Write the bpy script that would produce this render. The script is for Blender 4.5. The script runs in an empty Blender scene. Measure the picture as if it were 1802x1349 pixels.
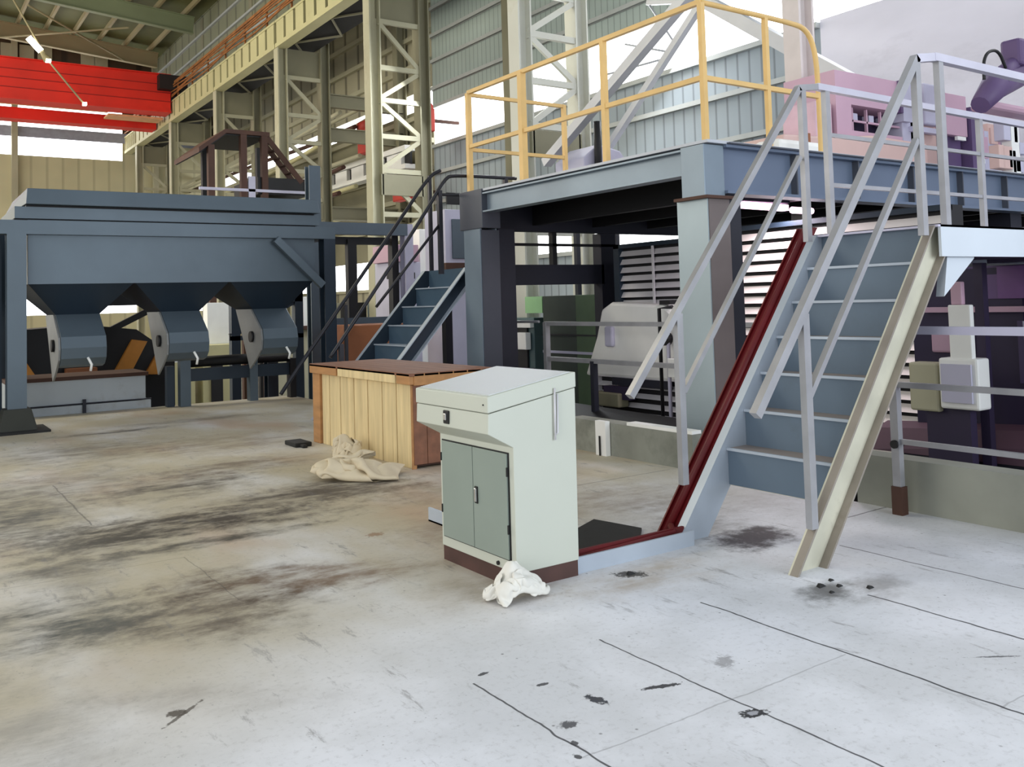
import bpy, bmesh, math, random
from mathutils import Vector, Matrix, noise
random.seed(7)
C = bpy.context.scene.collection
# ---------------------------------------------------------------- camera, world, light, exposure
# axes: +X runs away to the right, +Y away to the left, Z up; the lens stands 1.6 m over the deck
yaw, pitch, roll = math.radians(55.548), math.radians(2.731), math.radians(-1.660)
fw = Vector((math.cos(pitch)*math.cos(yaw), math.cos(pitch)*math.sin(yaw), math.sin(pitch)))
rt = Vector((math.sin(yaw), -math.cos(yaw), 0)); up_ = rt.cross(fw)
r2 = rt*math.cos(roll) + up_*math.sin(roll); u2 = up_*math.cos(roll) - rt*math.sin(roll)
cd = bpy.data.cameras.new('camera'); cam = bpy.data.objects.new('camera', cd); C.objects.link(cam)
cam.matrix_world = Matrix(((r2.x, u2.x, -fw.x, 0), (r2.y, u2.y, -fw.y, 0), (r2.z, u2.z, -fw.z, 1.6), (0, 0, 0, 1)))
cd.sensor_width = 36; cd.sensor_fit = 'HORIZONTAL'; cd.lens = 1602/1802*36; cd.shift_y = -(674.5-454)/1802
cd.clip_end = 300; cd.clip_start = 0.05
bpy.context.scene.camera = cam
w = bpy.data.worlds.new('world'); bpy.context.scene.world = w; w.use_nodes = True
bg = w.node_tree.nodes['Background']; bg.inputs[0].default_value = (0.86, 0.93, 1.0, 1); bg.inputs[1].default_value = .62
sc = bpy.context.scene
sc.view_settings.view_transform = 'Standard'; sc.view_settings.look = 'None'
sc.view_settings.gamma = 1; sc.view_settings.use_curve_mapping = False; sc.view_settings.exposure = 0.0
def area(name, loc, target, sx, sy, power, col):
    l = bpy.data.lights.new(name, 'AREA'); l.shape = 'RECTANGLE'; l.size = sx; l.size_y = sy; l.energy = power; l.color = col
    o = bpy.data.objects.new(name, l); C.objects.link(o); o.location = loc
    o.rotation_euler = (Vector(target)-Vector(loc)).to_track_quat('-Z', 'Y').to_euler()
area('gate_daylight', (8, -8, 3.2), (6.5, 6, .8), 8, 5, 1100, (0.85, 0.92, 1.0))
area('added_roof_fill', (0, 27, 17.0), (1.5, 27, 0), 6, 25, 4200, (1.0, 0.92, 0.74))  # added warm fill under the closed roof; no rooflight is built
area('added_left_fill', (-9, 1.5, 3.6), (7, 9, .8), 7, 5, 700, (1.0, .97, .92))  # added fill brightening the faces turned left; no gate is modelled
area('added_far_left_fill', (-12, 36, 7), (12, 38, 9.5), 34, 7, 3600, (1.0, .93, .78))  # added warm fill for the crane beams; no windows stand there
area('window_strip_daylight', (16.2, 16, 7.9), (8, 12, 2), 16, 1.2, 1400, (0.92, 0.95, 1.0))

# ---------------------------------------------------------------- materials
def lin(c): return tuple(((v/255)/12.92 if v/255 <= .04045 else ((v/255+.055)/1.055)**2.4) for v in c) + (1,)
MATS = {}
def mat(name, rgb, rough=.55, metal=0., var=.12, scale=3., bump=.0, dirt=None, dirt_amt=.0, emit=0., stretch=(1, 1, 1)):
    if name in MATS: return MATS[name]
    m = bpy.data.materials.new(name); m.use_nodes = True; nt = m.node_tree; n = nt.nodes; b = n['Principled BSDF']
    b.inputs['Roughness'].default_value = rough; b.inputs['Metallic'].default_value = metal
    tc = n.new('ShaderNodeTexCoord'); mp = n.new('ShaderNodeMapping'); mp.inputs['Scale'].default_value = stretch
    nt.links.new(tc.outputs['Object'], mp.inputs[0])
    nz = n.new('ShaderNodeTexNoise'); nz.inputs['Scale'].default_value = scale; nz.inputs['Detail'].default_value = 5
    nt.links.new(mp.outputs[0], nz.inputs['Vector'])
    cr = n.new('ShaderNodeValToRGB'); c = lin(rgb)
    cr.color_ramp.elements[0].position = .3; cr.color_ramp.elements[1].position = .7
    cr.color_ramp.elements[0].color = tuple(v*(1-var) for v in c[:3]) + (1,)
    cr.color_ramp.elements[1].color = tuple(min(1, v*(1+var)) for v in c[:3]) + (1,)
    nt.links.new(nz.outputs['Fac'], cr.inputs[0]); out = cr.outputs[0]
    if dirt:
        n2 = n.new('ShaderNodeTexNoise'); n2.inputs['Scale'].default_value = scale*.6; n2.inputs['Detail'].default_value = 8; n2.inputs['Roughness'].default_value = .7
        nt.links.new(mp.outputs[0], n2.inputs['Vector'])
        mr = n.new('ShaderNodeMapRange'); mr.inputs[1].default_value = .55; mr.inputs[2].default_value = .72; mr.inputs[4].default_value = dirt_amt
        nt.links.new(n2.outputs['Fac'], mr.inputs[0])
        mx = n.new('ShaderNodeMix'); mx.data_type = 'RGBA'; nt.links.new(mr.outputs[0], mx.inputs[0]); nt.links.new(out, mx.inputs[6])
        mx.inputs[7].default_value = lin(dirt); out = mx.outputs[2]
    nt.links.new(out, b.inputs['Base Color'])
    if bump:
        bp = n.new('ShaderNodeBump'); bp.inputs['Strength'].default_value = bump; bp.inputs['Distance'].default_value = .01
        nt.links.new(nz.outputs['Fac'], bp.inputs['Height']); nt.links.new(bp.outputs[0], b.inputs['Normal'])
    if emit:
        b.inputs['Emission Color'].default_value = c; b.inputs['Emission Strength'].default_value = emit
    MATS[name] = m; return m
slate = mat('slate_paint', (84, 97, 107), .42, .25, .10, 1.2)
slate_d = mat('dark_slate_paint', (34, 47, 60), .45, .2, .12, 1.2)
navy = mat('navy_paint', (26, 28, 42), .6, 0, .1)
black = mat('black_paint', (14, 14, 18), .6)
steel_l = mat('pale_blue_steel', (176, 186, 198), .4, .2, .10, 2.)
rail_m = mat('galvanised_rail', (168, 168, 172), .34, .45, .12, 5.)
string_m = mat('stringer_steel', (206, 203, 184), .4, .2, .14, 3., dirt=(110, 100, 78), dirt_amt=.5)
tread_m = mat('stair_blue_paint', (94, 110, 126), .5, .15, .12, 1.5, dirt=(70, 64, 56), dirt_amt=.35)
treadtop_m = mat('tread_dusty_steel', (146, 136, 130), .6, .1, .12, 4.)
cream = mat('cream_steel', (176, 172, 146), .6, .05, .10, .6, dirt=(128, 116, 86), dirt_amt=.5)
cream_d = mat('olive_cream_steel', (132, 128, 104), .65, 0, .12, .6)
girder_m = mat('girder_cream', (190, 184, 140), .6, 0, .10, .5, dirt=(140, 120, 70), dirt_amt=.5)
rib_shade = mat('girder_shade', (52, 46, 26), .8)  # dark brown stands in for the shaded side of the stiffeners
orange_c = mat('orange_cable', (146, 92, 44), .7, 0, .35, 3.)
red_c = mat('crane_red', (226, 38, 18), .55, 0, .15, .5, dirt=(120, 14, 8), dirt_amt=.4)
redch = mat('dark_red_paint', (96, 4, 12), .5, 0, .2, 4.)
yellow_m = mat('rail_yellow', (222, 184, 116), .5, 0, .08, 3.)
blackrail = mat('black_rail', (44, 44, 50), .4, .4, .1)
cab_m = mat('cabinet_cream_green', (190, 194, 182), .5, 0, .02, 1.5)
door_m = mat('cabinet_door_grey_green', (138, 150, 142), .42, .05, .06, 1.2)
lid_m = mat('cabinet_lid', (196, 200, 202), .5, 0, .02, 1.5)
plinth_m = mat('rust_brown_plinth', (74, 48, 42), .7, 0, .25, 5.)
chrome = mat('chrome', (200, 200, 200), .2, .9, .02)
wood_l = mat('pine_plank', (220, 198, 150), .65, 0, .14, 2.5, .2, dirt=(170, 140, 92), dirt_amt=.5, stretch=(6, 6, .6))
wood_o = mat('orange_pine', (178, 130, 82), .65, 0, .16, 2.5, .2, stretch=(4, 1, 6))
wood_d = mat('brown_crate_top', (126, 84, 62), .6, 0, .2, 2., .2, stretch=(6, 1, 6))
cloth_w = mat('white_cloth', (222, 220, 212), .9, 0, .03, 6.)
cloth_b = mat('beige_cloth', (206, 192, 164), .9, 0, .06, 6.)
pink_m = mat('mauve_haze_tint', (196, 160, 178), .5, 0, .06, 1.)  # machine colour with the purple haze over it mixed in
salmon = mat('salmon_haze_tint', (212, 180, 172), .55, 0, .06, 1.)  # pale salmon with the same haze put into the colour
purple = mat('plum_machine_paint', (92, 72, 112), .55, 0, .14, 1.2)
purple_d = mat('dark_plum_paint', (44, 34, 62), .6, 0, .14, 1.2)
lilac = mat('lilac_grey_paint', (190, 188, 208), .5, 0, .06, 2.)
white_m = mat('white_machine_paint', (236, 236, 232), .5, 0, .05, 2.)
louv = mat('grey_louvre_metal', (206, 204, 208), .5, .2, .08, 2.)
louv_b = mat('beige_louvre_metal', (226, 220, 214), .5, .1, .06, 2.)
green_l = mat('lit_green', (148, 196, 140), .5, 0, .06, 2.)  # green brightened for the lit cabinet end
green_d = mat('dark_green_paint', (72, 96, 66), .55, 0, .1, 2.)
teal = mat('teal_paint', (74, 96, 98), .55, 0, .15, 2.)
brown_m = mat('brown_steel', (74, 46, 34), .7, 0, .25, 1.5)
rust = mat('rusty_orange_paint', (150, 92, 56), .65, 0, .2, 2.)
amber = mat('amber_machine_paint', (196, 128, 44), .55, 0, .2, 2.)
trough_m = mat('white_trough_paint', (178, 186, 192), .6, 0, .06, 1.2, dirt=(120, 104, 84), dirt_amt=.6)
rubber = mat('black_rubber', (24, 24, 24), .75, 0, .2, 8.)
roof_m = mat('olive_roof_sheet', (96, 98, 58), .8, 0, .25, .3)
rafter_m = mat('green_rafter', (138, 146, 112), .65, 0, .1, .4)
purlin_m = mat('beige_purlin', (160, 148, 112), .7, 0, .1, .4)
lampm = mat('lamp_glass', (255, 250, 235), .5, emit=6.)
skywin = mat('daylit_window', (250, 252, 255), .5, 0, .0, emit=4.0)
slab_red = mat('pale_red_paint', (190, 60, 48), .6, 0, .15, 1.)

def siding(name, rgb, pitch, depth_dark, axis='Y', rough=.6, seam=None):
    m = bpy.data.materials.new(name); m.use_nodes = True; nt = m.node_tree; n = nt.nodes; b = n['Principled BSDF']; b.inputs['Roughness'].default_value = rough
    g = n.new('ShaderNodeNewGeometry'); sx = n.new('ShaderNodeSeparateXYZ'); nt.links.new(g.outputs['Position'], sx.inputs[0])
    dv = n.new('ShaderNodeMath'); dv.operation = 'DIVIDE'; dv.inputs[1].default_value = pitch; nt.links.new(sx.outputs[axis], dv.inputs[0])
    fr = n.new('ShaderNodeMath'); fr.operation = 'FRACT'; nt.links.new(dv.outputs[0], fr.inputs[0])
    r = n.new('ShaderNodeValToRGB'); c = lin(rgb); e = r.color_ramp.elements
    e[0].position = 0; e[0].color = tuple(v*depth_dark for v in c[:3]) + (1,)
    e[1].position = .45; e[1].color = c
    x = e.new(.12); x.color = tuple(v*depth_dark for v in c[:3]) + (1,)
    x = e.new(.2); x.color = c
    nt.links.new(fr.outputs[0], r.inputs[0])
    nz = n.new('ShaderNodeTexNoise'); nz.inputs['Scale'].default_value = .5; nt.links.new(g.outputs['Position'], nz.inputs['Vector'])
    mx = n.new('ShaderNodeMix'); mx.data_type = 'RGBA'; mx.blend_type = 'MULTIPLY'; mx.inputs[0].default_value = .35
    nt.links.new(r.outputs[0], mx.inputs[6]); nt.links.new(nz.outputs['Fac'], mx.inputs[7]); nt.links.new(mx.outputs[2], b.inputs['Base Color'])
    bp = n.new('ShaderNodeBump'); bp.inputs['Strength'].default_value = .6; bp.inputs['Distance'].default_value = .04
    nt.links.new(fr.outputs[0], bp.inputs['Height']); nt.links.new(bp.outputs[0], b.inputs['Normal'])
    return m
siding_m = siding('grey_green_ribbed_sheet', (182, 196, 190), .26, .70)
siding_low = siding('pale_blue_ribbed_sheet', (170, 182, 190), .36, .6)
panel_far = siding('cream_block_panels', (214, 208, 170), .8, .8, 'X')
panel_side = siding('cream_sheet_panels', (178, 172, 146), 1.3, .45)
plaster = mat('grey_plaster', (228, 226, 236), .85, 0, .12, .5, dirt=(182, 180, 188), dirt_amt=.6, stretch=(1, .4, 1))
conc = mat('stained_concrete', (140, 142, 132), .85, 0, .2, 1.5, .3, dirt=(84, 86, 76), dirt_amt=.6)
ground_m = mat('hall_ground', (110, 106, 98), .9, 0, .3, .8)

def floor_material():
    m = bpy.data.materials.new('stained_concrete_deck'); m.use_nodes = True; nt = m.node_tree; n = nt.nodes; L = nt.links
    b = n['Principled BSDF']; b.inputs['Roughness'].default_value = .62
    g = n.new('ShaderNodeNewGeometry'); pos = g.outputs['Position']
    sx = n.new('ShaderNodeSeparateXYZ'); L.new(pos, sx.inputs[0])
    def nz(scale, det=6, rough=.6, vec=None, stretch=None, rot=0):
        t = n.new('ShaderNodeTexNoise'); t.inputs['Scale'].default_value = scale; t.inputs['Detail'].default_value = det; t.inputs['Roughness'].default_value = rough
        if stretch:
            mp = n.new('ShaderNodeMapping'); mp.inputs['Scale'].default_value = stretch; mp.inputs['Rotation'].default_value = (0, 0, rot); L.new(pos, mp.inputs[0]); L.new(mp.outputs[0], t.inputs['Vector'])
        else: L.new(pos, t.inputs['Vector'])
        return t.outputs['Fac']
    def M(op, a, bb=None, clamp=False):
        k = n.new('ShaderNodeMath'); k.operation = op; k.use_clamp = clamp
        for i, v in enumerate((a, bb)):
            if v is None: continue
            if isinstance(v, (int, float)): k.inputs[i].default_value = v
            else: L.new(v, k.inputs[i])
        return k.outputs[0]
    def rng(v, a, bb, c=0., d=1.):
        k = n.new('ShaderNodeMapRange'); k.interpolation_type = 'SMOOTHSTEP'; L.new(v, k.inputs[0])
        for i, q in enumerate((a, bb, c, d)): k.inputs[i+1].default_value = q
        return k.outputs[0]
    def mix(f, a, bb):
        k = n.new('ShaderNodeMix'); k.data_type = 'RGBA'
        if isinstance(f, float): k.inputs[0].default_value = f
        else: L.new(f, k.inputs[0])
        for i, q in ((6, a), (7, bb)):
            if isinstance(q, tuple): k.inputs[i].default_value = q
            else: L.new(q, k.inputs[i])
        return k.outputs[2]
    n1 = nz(1.1, 8, .6); n2 = nz(6, 8, .7); n3 = nz(30, 6, .7)
    col = mix(rng(n1, .35, .65), lin((206, 208, 212)), lin((226, 228, 234)))
    # tan patches further in; part of this fade is daylight put into the colour
    tan = M('MULTIPLY', rng(M('ADD', sx.outputs['Y'], M('MULTIPLY', sx.outputs['X'], -.35)), 2.3, 4.6), 1.0)
    tan = M('MULTIPLY', tan, rng(nz(.8, 5, .55, stretch=(1.4, .8, 1)), .2, .62, .35, 1.))
    col = mix(tan, col, lin((180, 170, 146)))
    warm = M('MULTIPLY', rng(nz(.55, 4, .5, stretch=(1.3, .7, 1), rot=.4), .5, .68), rng(sx.outputs['Y'], 3.5, 5.5))
    col = mix(M('MULTIPLY', warm, .6), col, lin((176, 146, 118)))
    dist = n2; fine = nz(38, 5, .7)
    patch = rng(nz(2.2, 9, .72, stretch=(.8, 2.0, 1), rot=.55), .36, .62, .25, 1.25)
    def spot(col, x, y, rx, ry, rot, amt, rgb, soft=.5, ragged=1.):
        ca, sa = math.cos(rot), math.sin(rot)
        dx = M('SUBTRACT', sx.outputs['X'], x); dy = M('SUBTRACT', sx.outputs['Y'], y)
        u = M('DIVIDE', M('ADD', M('MULTIPLY', dx, ca), M('MULTIPLY', dy, sa)), rx)
        v = M('DIVIDE', M('SUBTRACT', M('MULTIPLY', dy, ca), M('MULTIPLY', dx, sa)), ry)
        d = M('SQRT', M('ADD', M('MULTIPLY', u, u), M('MULTIPLY', v, v)))
        d = M('ADD', d, M('MULTIPLY', M('SUBTRACT', dist, .5), 2.2*ragged))
        if ragged < 1: d = M('ADD', d, M('MULTIPLY', M('SUBTRACT', fine, .5), 2.6))
        f = rng(d, 1-soft, 1+soft*.6, amt, 0.)
        if soft > .6: f = M('MULTIPLY', f, patch)
        return mix(f, col, lin(rgb))
    # soft stains, painted left-edge shading, dark patch below stair (x, y, rx, ry, rot, amount, colour)
    for a in [(1.9, 7.15, 1.1, .38, -.25, .95, (60, 50, 40), .8), (2.9, 7.5, 1.0, .35, -.1, .85, (66, 56, 46), .8), (1.35, 7.0, .5, .4, .2, .9, (64, 58, 50), .8), (1.9, 6.5, .8, .12, 0, .9, (66, 60, 50), .7), (1.0, 6.45, .7, .16, 0, .7, (84, 82, 76), .8),
              (1.65, 5.25, .5, .45, -.5, .95, (80, 66, 54), .9), (2.2, 5.2, .6, .25, -.4, .7, (110, 84, 60), .9), (1.25, 4.9, .5, .3, -.6, .8, (96, 86, 74), .9), (.7, 5.3, .45, .5, 0, .85, (76, 78, 74), .9), (.85, 8.4, .45, 1.5, 0, .8, (84, 82, 78), .9), (1.5, 9.6, .6, 1.0, 0, .6, (120, 112, 104), .9),
              (2.2, 8.7, .7, .5, .2, .8, (84, 76, 66), .9), (2.9, 9.4, .8, .45, 0, .7, (100, 84, 70), .9), (1.9, 11.6, 1.0, .9, 0, .6, (100, 90, 78), .9), (3.3, 7.6, .6, .5, 0, .8, (80, 70, 60), .9), (3.4, 11.0, .8, .8, 0, .5, (120, 100, 84), .9),
              (2.5, 13.3, .8, .15, 0, .7, (66, 62, 56), .8), (3.8, 13.8, 1.0, .2, 0, .5, (84, 78, 72), .8), (1.1, 3.9, .5, .12, -.6, .35, (120, 112, 104), .9), (3.3, 5.6, .4, .5, 0, .5, (130, 108, 88), .9), (2.75, 4.35, .35, .3, 0, .6, (150, 138, 118), .9), (3.6, 4.0, .5, .25, 0, .45, (160, 140, 110), .9), (4.7, 5.6, .7, .5, 0, .5, (130, 110, 90), .9), (4.3, 6.8, .9, .7, 0, .5, (120, 100, 80), .9),
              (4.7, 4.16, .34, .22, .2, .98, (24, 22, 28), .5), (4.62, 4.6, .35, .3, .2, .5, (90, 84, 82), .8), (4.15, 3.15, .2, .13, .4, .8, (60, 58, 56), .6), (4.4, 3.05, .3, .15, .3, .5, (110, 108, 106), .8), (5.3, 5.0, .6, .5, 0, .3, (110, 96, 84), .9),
              (.45, 4.1, .25, .6, .2, .4, (120, 116, 110), .9), (.95, 6.4, .25, 1.0, 0, .35, (100, 96, 88), .9)]:
        col = spot(col, *a)
    # small black marks
    for a in [(3.029, 2.859, .07, .04, .6, .6, (120, 118, 120), .4), (2.636, 2.84, .09, .016, -.35, .95, (40, 40, 46), .2), (2.346, 2.911, .025, .06, .2, .95, (34, 36, 48), .2), (2.735, 2.446, .055, .03, -.3, .97, (22, 24, 30), .2), (2.74, 2.45, .028, .014, -.3, .9, (170, 172, 180), .3),
              (2.121, 2.807, .04, .03, 0, .9, (60, 60, 66), .3), (.952, 3.846, .035, .035, 0, .9, (66, 58, 50), .3), (.98, 3.83, .12, .01, .7, .8, (66, 58, 50), .3), (3.562, 4.067, .06, .1, .9, .9, (44, 40, 34), .3), (3.97, 2.17, .12, .008, -.6, .8, (60, 62, 66), .3),
              (2.124, 3.408, .03, .012, .2, .9, (40, 40, 46), .2), (2.26, 3.16, .03, .012, 0, .9, (40, 40, 46), .2), (2.818, 5.902, .06, .05, 0, .8, (140, 108, 78), .3), (2.05, 2.68, .015, .02, 0, .9, (50, 50, 56), .2), (2.0, 2.6, .012, .02, 0, .9, (50, 50, 56), .2)]:
        col = spot(col, *a[:8], ragged=.35)
    # scattered specks
    vo = n.new('ShaderNodeTexVoronoi'); vo.inputs['Scale'].default_value = 9; L.new(pos, vo.inputs['Vector'])
    sp = M('MULTIPLY', rng(vo.outputs['Distance'], .03, .09, 1, 0), rng(nz(1.6, 3), .52, .62))
    col = mix(M('MULTIPLY', sp, .75), col, lin((70, 70, 74)))
    v2 = n.new('ShaderNodeTexVoronoi'); v2.inputs['Scale'].default_value = 26; L.new(pos, v2.inputs['Vector'])
    s2 = M('MULTIPLY', rng(v2.outputs['Distance'], .05, .14, 1, 0), rng(nz(2.4, 4), .5, .6))
    col = mix(M('MULTIPLY', s2, .5), col, lin((96, 96, 100)))
    # scraped streaks
    st = M('MULTIPLY', rng(nz(9, 6, .75, stretch=(1.0, .22, 1), rot=.15), .57, .66), rng(nz(.9, 3), .42, .55))
    col = mix(M('MULTIPLY', st, .5), col, lin((110, 108, 108)))
    col = mix(M('MULTIPLY', rng(n3, .5, .75), .3), col, lin((120, 116, 112)))
    # joints between the slabs
    wob = M('MULTIPLY', M('SUBTRACT', nz(3, 3), .5), .05)
    def joint(col, axis, c0, lo, hi, wd=.006, amt=.9):
        a = M('ADD', sx.outputs[axis], wob); o = sx.outputs['Y' if axis == 'X' else 'X']
        d = M('ABSOLUTE', M('SUBTRACT', a, c0))
        f = M('MULTIPLY', rng(d, wd*.6, wd*1.3, amt, 0.), M('MULTIPLY', M('GREATER_THAN', o, lo), M('LESS_THAN', o, hi)))
        return mix(f, col, lin((48, 48, 54)))
    for ax, c0, lo, hi, wd, am in [('X', 2.04, -2, 3.35, .005, .9), ('X', 2.765, -2, 3.4, .005, .9), ('X', 3.515, -2, 3.47, .006, .95), ('X', 4.27, -2, 3.0, .007, .95), ('X', 4.975, -2, 3.68, .006, .9),
                                   ('Y', 4.09, 5.2, 6.1, .008, .7), ('Y', 6.2, -.5, 1.6, .005, .3), ('Y', 6.26, 4.4, 6, .008, .5), ('X', 1.28, 7.6, 9.6, .007, .5), ('X', 1.6, 5.1, 6.2, .004, .4), ('X', 3.2, 9.5, 11, .006, .15), ('Y', 2.58, 2.0, 3.5, .004, .3), ('Y', 1.9, 3.5, 5.5, .004, .3)]:
        col = joint(col, ax, c0, lo, hi, wd, am)
    L.new(col, b.inputs['Base Color'])
    bp = n.new('ShaderNodeBump'); bp.inputs['Strength'].default_value = .25; bp.inputs['Distance'].default_value = .01; L.new(n2, bp.inputs['Height']); L.new(bp.outputs[0], b.inputs['Normal'])
    return m

glow_pink = mat("pink_glow", (255, 205, 232), .5, emit=5.); flange_m = mat("shaded_flange_steel", (148, 140, 130), .45, .2, .15, 3., dirt=(104, 92, 74), dirt_amt=.5); fascia_m = mat("pale_fascia_paint", (206, 214, 222), .45, .1, .05, 1.); plate_m = mat("mid_grey_plate", (128, 130, 130), .5, .15, .12, 2.); siding_up = siding("olive_upper_sheet", (140, 142, 116), 1.3, .6); rail_gm = mat("grey_sheeting_rail", (176, 180, 178), .5, .1, .05); steel_pale = mat("pale_brace_steel", (186, 188, 192), .45, .3, .08, 1.); plaster_far = mat("blue_grey_far_plaster", (156, 160, 176), .8); brown_wall = siding("brown_upper_sheet", (84, 66, 48), 2.0, .5, "X")  # the flange steel carries the shade of the stair flanges in its colour
slate_mid = mat("mid_slate_paint", (70, 92, 110), .5, .15, .12, 1.5); rail_lit = mat("lit_lilac_rail", (206, 204, 218), .35, .3, .06, 4.)  # the pale rail tone puts light on the level top rails into colour
plat_m = mat("platform_blue_grey", (128, 142, 154), .42, .3, .12, 1.); plat_d = mat("platform_dark_grey", (72, 76, 86), .5, .2, .1, 1.); plat_blue = mat("platform_side_blue", (106, 120, 142), .42, .25, .12, .8); plat_pale = mat("platform_deck_pale", (188, 192, 200), .55, .1, .08, 1.); plat_col = mat("platform_column_pale", (160, 174, 180), .45, .25, .1, 1.)
# ---------------------------------------------------------------- helpers
def tag(o, label=None, cat=None, group=None, kind=None):
    if label: o['label'] = label
    if cat: o['category'] = cat
    if group: o['group'] = group
    if kind: o['kind'] = kind
    return o
def empty(name, loc, label, cat, group=None):
    o = bpy.data.objects.new(name, None); C.objects.link(o); o.location = loc; o.empty_display_size = .2
    return tag(o, label, cat, group)
V = Vector
class MB:
    def __init__(s): s.bm = bmesh.new()
    def box(s, a, b):
        x0, y0, z0 = (min(a[i], b[i]) for i in range(3)); x1, y1, z1 = (max(a[i], b[i]) for i in range(3))
        v = [s.bm.verts.new(p) for p in [(x0,y0,z0),(x1,y0,z0),(x1,y1,z0),(x0,y1,z0),(x0,y0,z1),(x1,y0,z1),(x1,y1,z1),(x0,y1,z1)]]
        for f in [(3,2,1,0),(4,5,6,7),(0,1,5,4),(1,2,6,5),(2,3,7,6),(3,0,4,7)]: s.bm.faces.new([v[i] for i in f])
        return s
    def hexa(s, bot, top):
        v = [s.bm.verts.new(p) for p in list(bot)+list(top)]
        n = len(bot)
        s.bm.faces.new(v[:n][::-1]); s.bm.faces.new(v[n:])
        for i in range(n): s.bm.faces.new([v[i], v[(i+1) % n], v[n+(i+1) % n], v[n+i]])
        return s
    def prism(s, pts, axis, a, b):
        "2-D outline extruded along axis from a to b; pts in the other two axes, in XYZ order"
        def P(p, c):
            q = list(p); q.insert('XYZ'.index(axis), c); return q
        return s.hexa([P(p, a) for p in pts], [P(p, b) for p in pts])
    def bar(s, p0, p1, w, h, hint=(0, 0, 1), ofs=(0, 0)):
        p0, p1 = V(p0), V(p1); d = (p1-p0).normalized(); hv = V(hint)
        if abs(d.dot(hv)) > .98: hv = V((1, 0, 0))
        sd = d.cross(hv).normalized(); u = sd.cross(d).normalized()
        o = sd*ofs[0]+u*ofs[1]
        c = [o-sd*w/2-u*h/2, o+sd*w/2-u*h/2, o+sd*w/2+u*h/2, o-sd*w/2+u*h/2]
        return s.hexa([p0+q for q in c], [p1+q for q in c])
    def ibeam(s, p0, p1, w, h, t=.02, hint=(0, 0, 1)):
        s.bar(p0, p1, w, t, hint, (0, h/2-t/2)); s.bar(p0, p1, w, t, hint, (0, -h/2+t/2)); return s.bar(p0, p1, t, h-2*t, hint)
    def tube(s, pts, r, n=10, closed_caps=True):
        pts = [V(p) for p in pts]; rings = []; prev = None
        for i, p in enumerate(pts):
            d = (pts[min(i+1, len(pts)-1)]-pts[max(i-1, 0)]).normalized()
            if prev is None: a = d.orthogonal().normalized()
            else: a = (prev-d*prev.dot(d)).normalized()
            prev = a; bb = d.cross(a)
            rr = r[i] if isinstance(r, (list, tuple)) else r
            rings.append([s.bm.verts.new(p+(a*math.cos(2*math.pi*k/n)+bb*math.sin(2*math.pi*k/n))*rr) for k in range(n)])
        for i in range(len(rings)-1):
            for k in range(n):
                f = s.bm.faces.new([rings[i][k], rings[i][(k+1) % n], rings[i+1][(k+1) % n], rings[i+1][k]]); f.smooth = True
        s.bm.faces.new(rings[0][::-1]); s.bm.faces.new(rings[-1]); return s
    def cyl(s, p0, p1, r, n=20): return s.tube([p0, p1], r, n)
    def build(s, name, m, parent=None, bevel=0., kind=None):
        bmesh.ops.recalc_face_normals(s.bm, faces=s.bm.faces[:])
        me = bpy.data.meshes.new(name); 
        if parent is not None: 
            wl = parent.location if parent.parent is None else parent.location+parent.parent.location
            bmesh.ops.translate(s.bm, verts=s.bm.verts[:], vec=-wl)
        s.bm.to_mesh(me); s.bm.free(); me.materials.append(m)
        o = bpy.data.objects.new(name, me); C.objects.link(o)
        if parent is not None: o.parent = parent
        if bevel:
            bv = o.modifiers.new('bevel', 'BEVEL'); bv.width = bevel; bv.segments = 2; bv.limit_method = 'ANGLE'; bv.angle_limit = math.radians(40)
        if kind: o['kind'] = kind
        return o
def smooth_path(pts, it=2):
    pts = [V(p) for p in pts]
    for _ in range(it):
        q = [pts[0]]
        for a, b in zip(pts, pts[1:]): q += [a*.75+b*.25, a*.25+b*.75]
        pts = q+[pts[-1]]
    return pts
def thing_mesh(mb, name, m, label, cat, group=None, bevel=0.):
    return tag(mb.build(name, m, None, bevel), label, cat, group)
def copy_tree(o, dx, parent=None):
    c = o.copy(); C.objects.link(c)
    if parent is None: c.location = o.location+V(dx)
    else: c.parent = parent
    for ch in [q for q in C.objects if q.parent == o]: copy_tree(ch, dx, c)
    return c
# ================================================================ THE SETTING
# concrete deck the camera stands on; it ends at X = 6.1 and at Y = 16.2, the hall ground lies lower beyond it
fl = MB(); fl.box((-7, -3.5, -.28), (6.1, 16.2, 0)); fo = fl.build('floor', floor_material(), kind='structure')
g_ = MB(); g_.box((-14, -10, -1.35), (17, 57, -1.2)); g_.build('floor_ground', ground_m, kind='structure')
for a, b, z in [(-3.5, 4.33, .37), (6.05, 7.9, .33)]:
    k = MB(); k.box((6.1, a, -1.2), (6.3, b, z)); k.build('wall_low', conc, kind='structure')
# long side wall: ribbed sheet between a low and a high window strip
XW = 16.5
def wallx(name, y0, y1, z0, z1, m, x=XW, t=.15):
    k = MB(); k.box((x, y0, z0), (x+t, y1, z1)); return k.build(name, m, kind='structure')
wallx('wall_right', 12.1, 28.9, -1.2, 3.0, siding_low)
wallx('wall_right', 12.1, 28.9, 4.0, 7.4, siding_low)
wallx('wall_right', 12.1, 28.9, 8.75, 15, siding_m)
wallx('wall_right_plaster', -3, 12.1, -1.2, 7.45, plaster)
wallx('wall_right_upper', -3, 12.1, 9.4, 15, plaster)
wallx('window_1', 12.1, 28.9, 7.4, 8.75, skywin, XW+.04, .04)
wallx('window_2', -3, 12.1, 7.45, 9.4, skywin, XW+.04, .04)
wallx('window_3', 12.1, 28.9, 3.0, 4.0, skywin, XW+.04, .04)
wallx('wall_right_far', 28.9, 56, 9.6, 15, panel_side)
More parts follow.
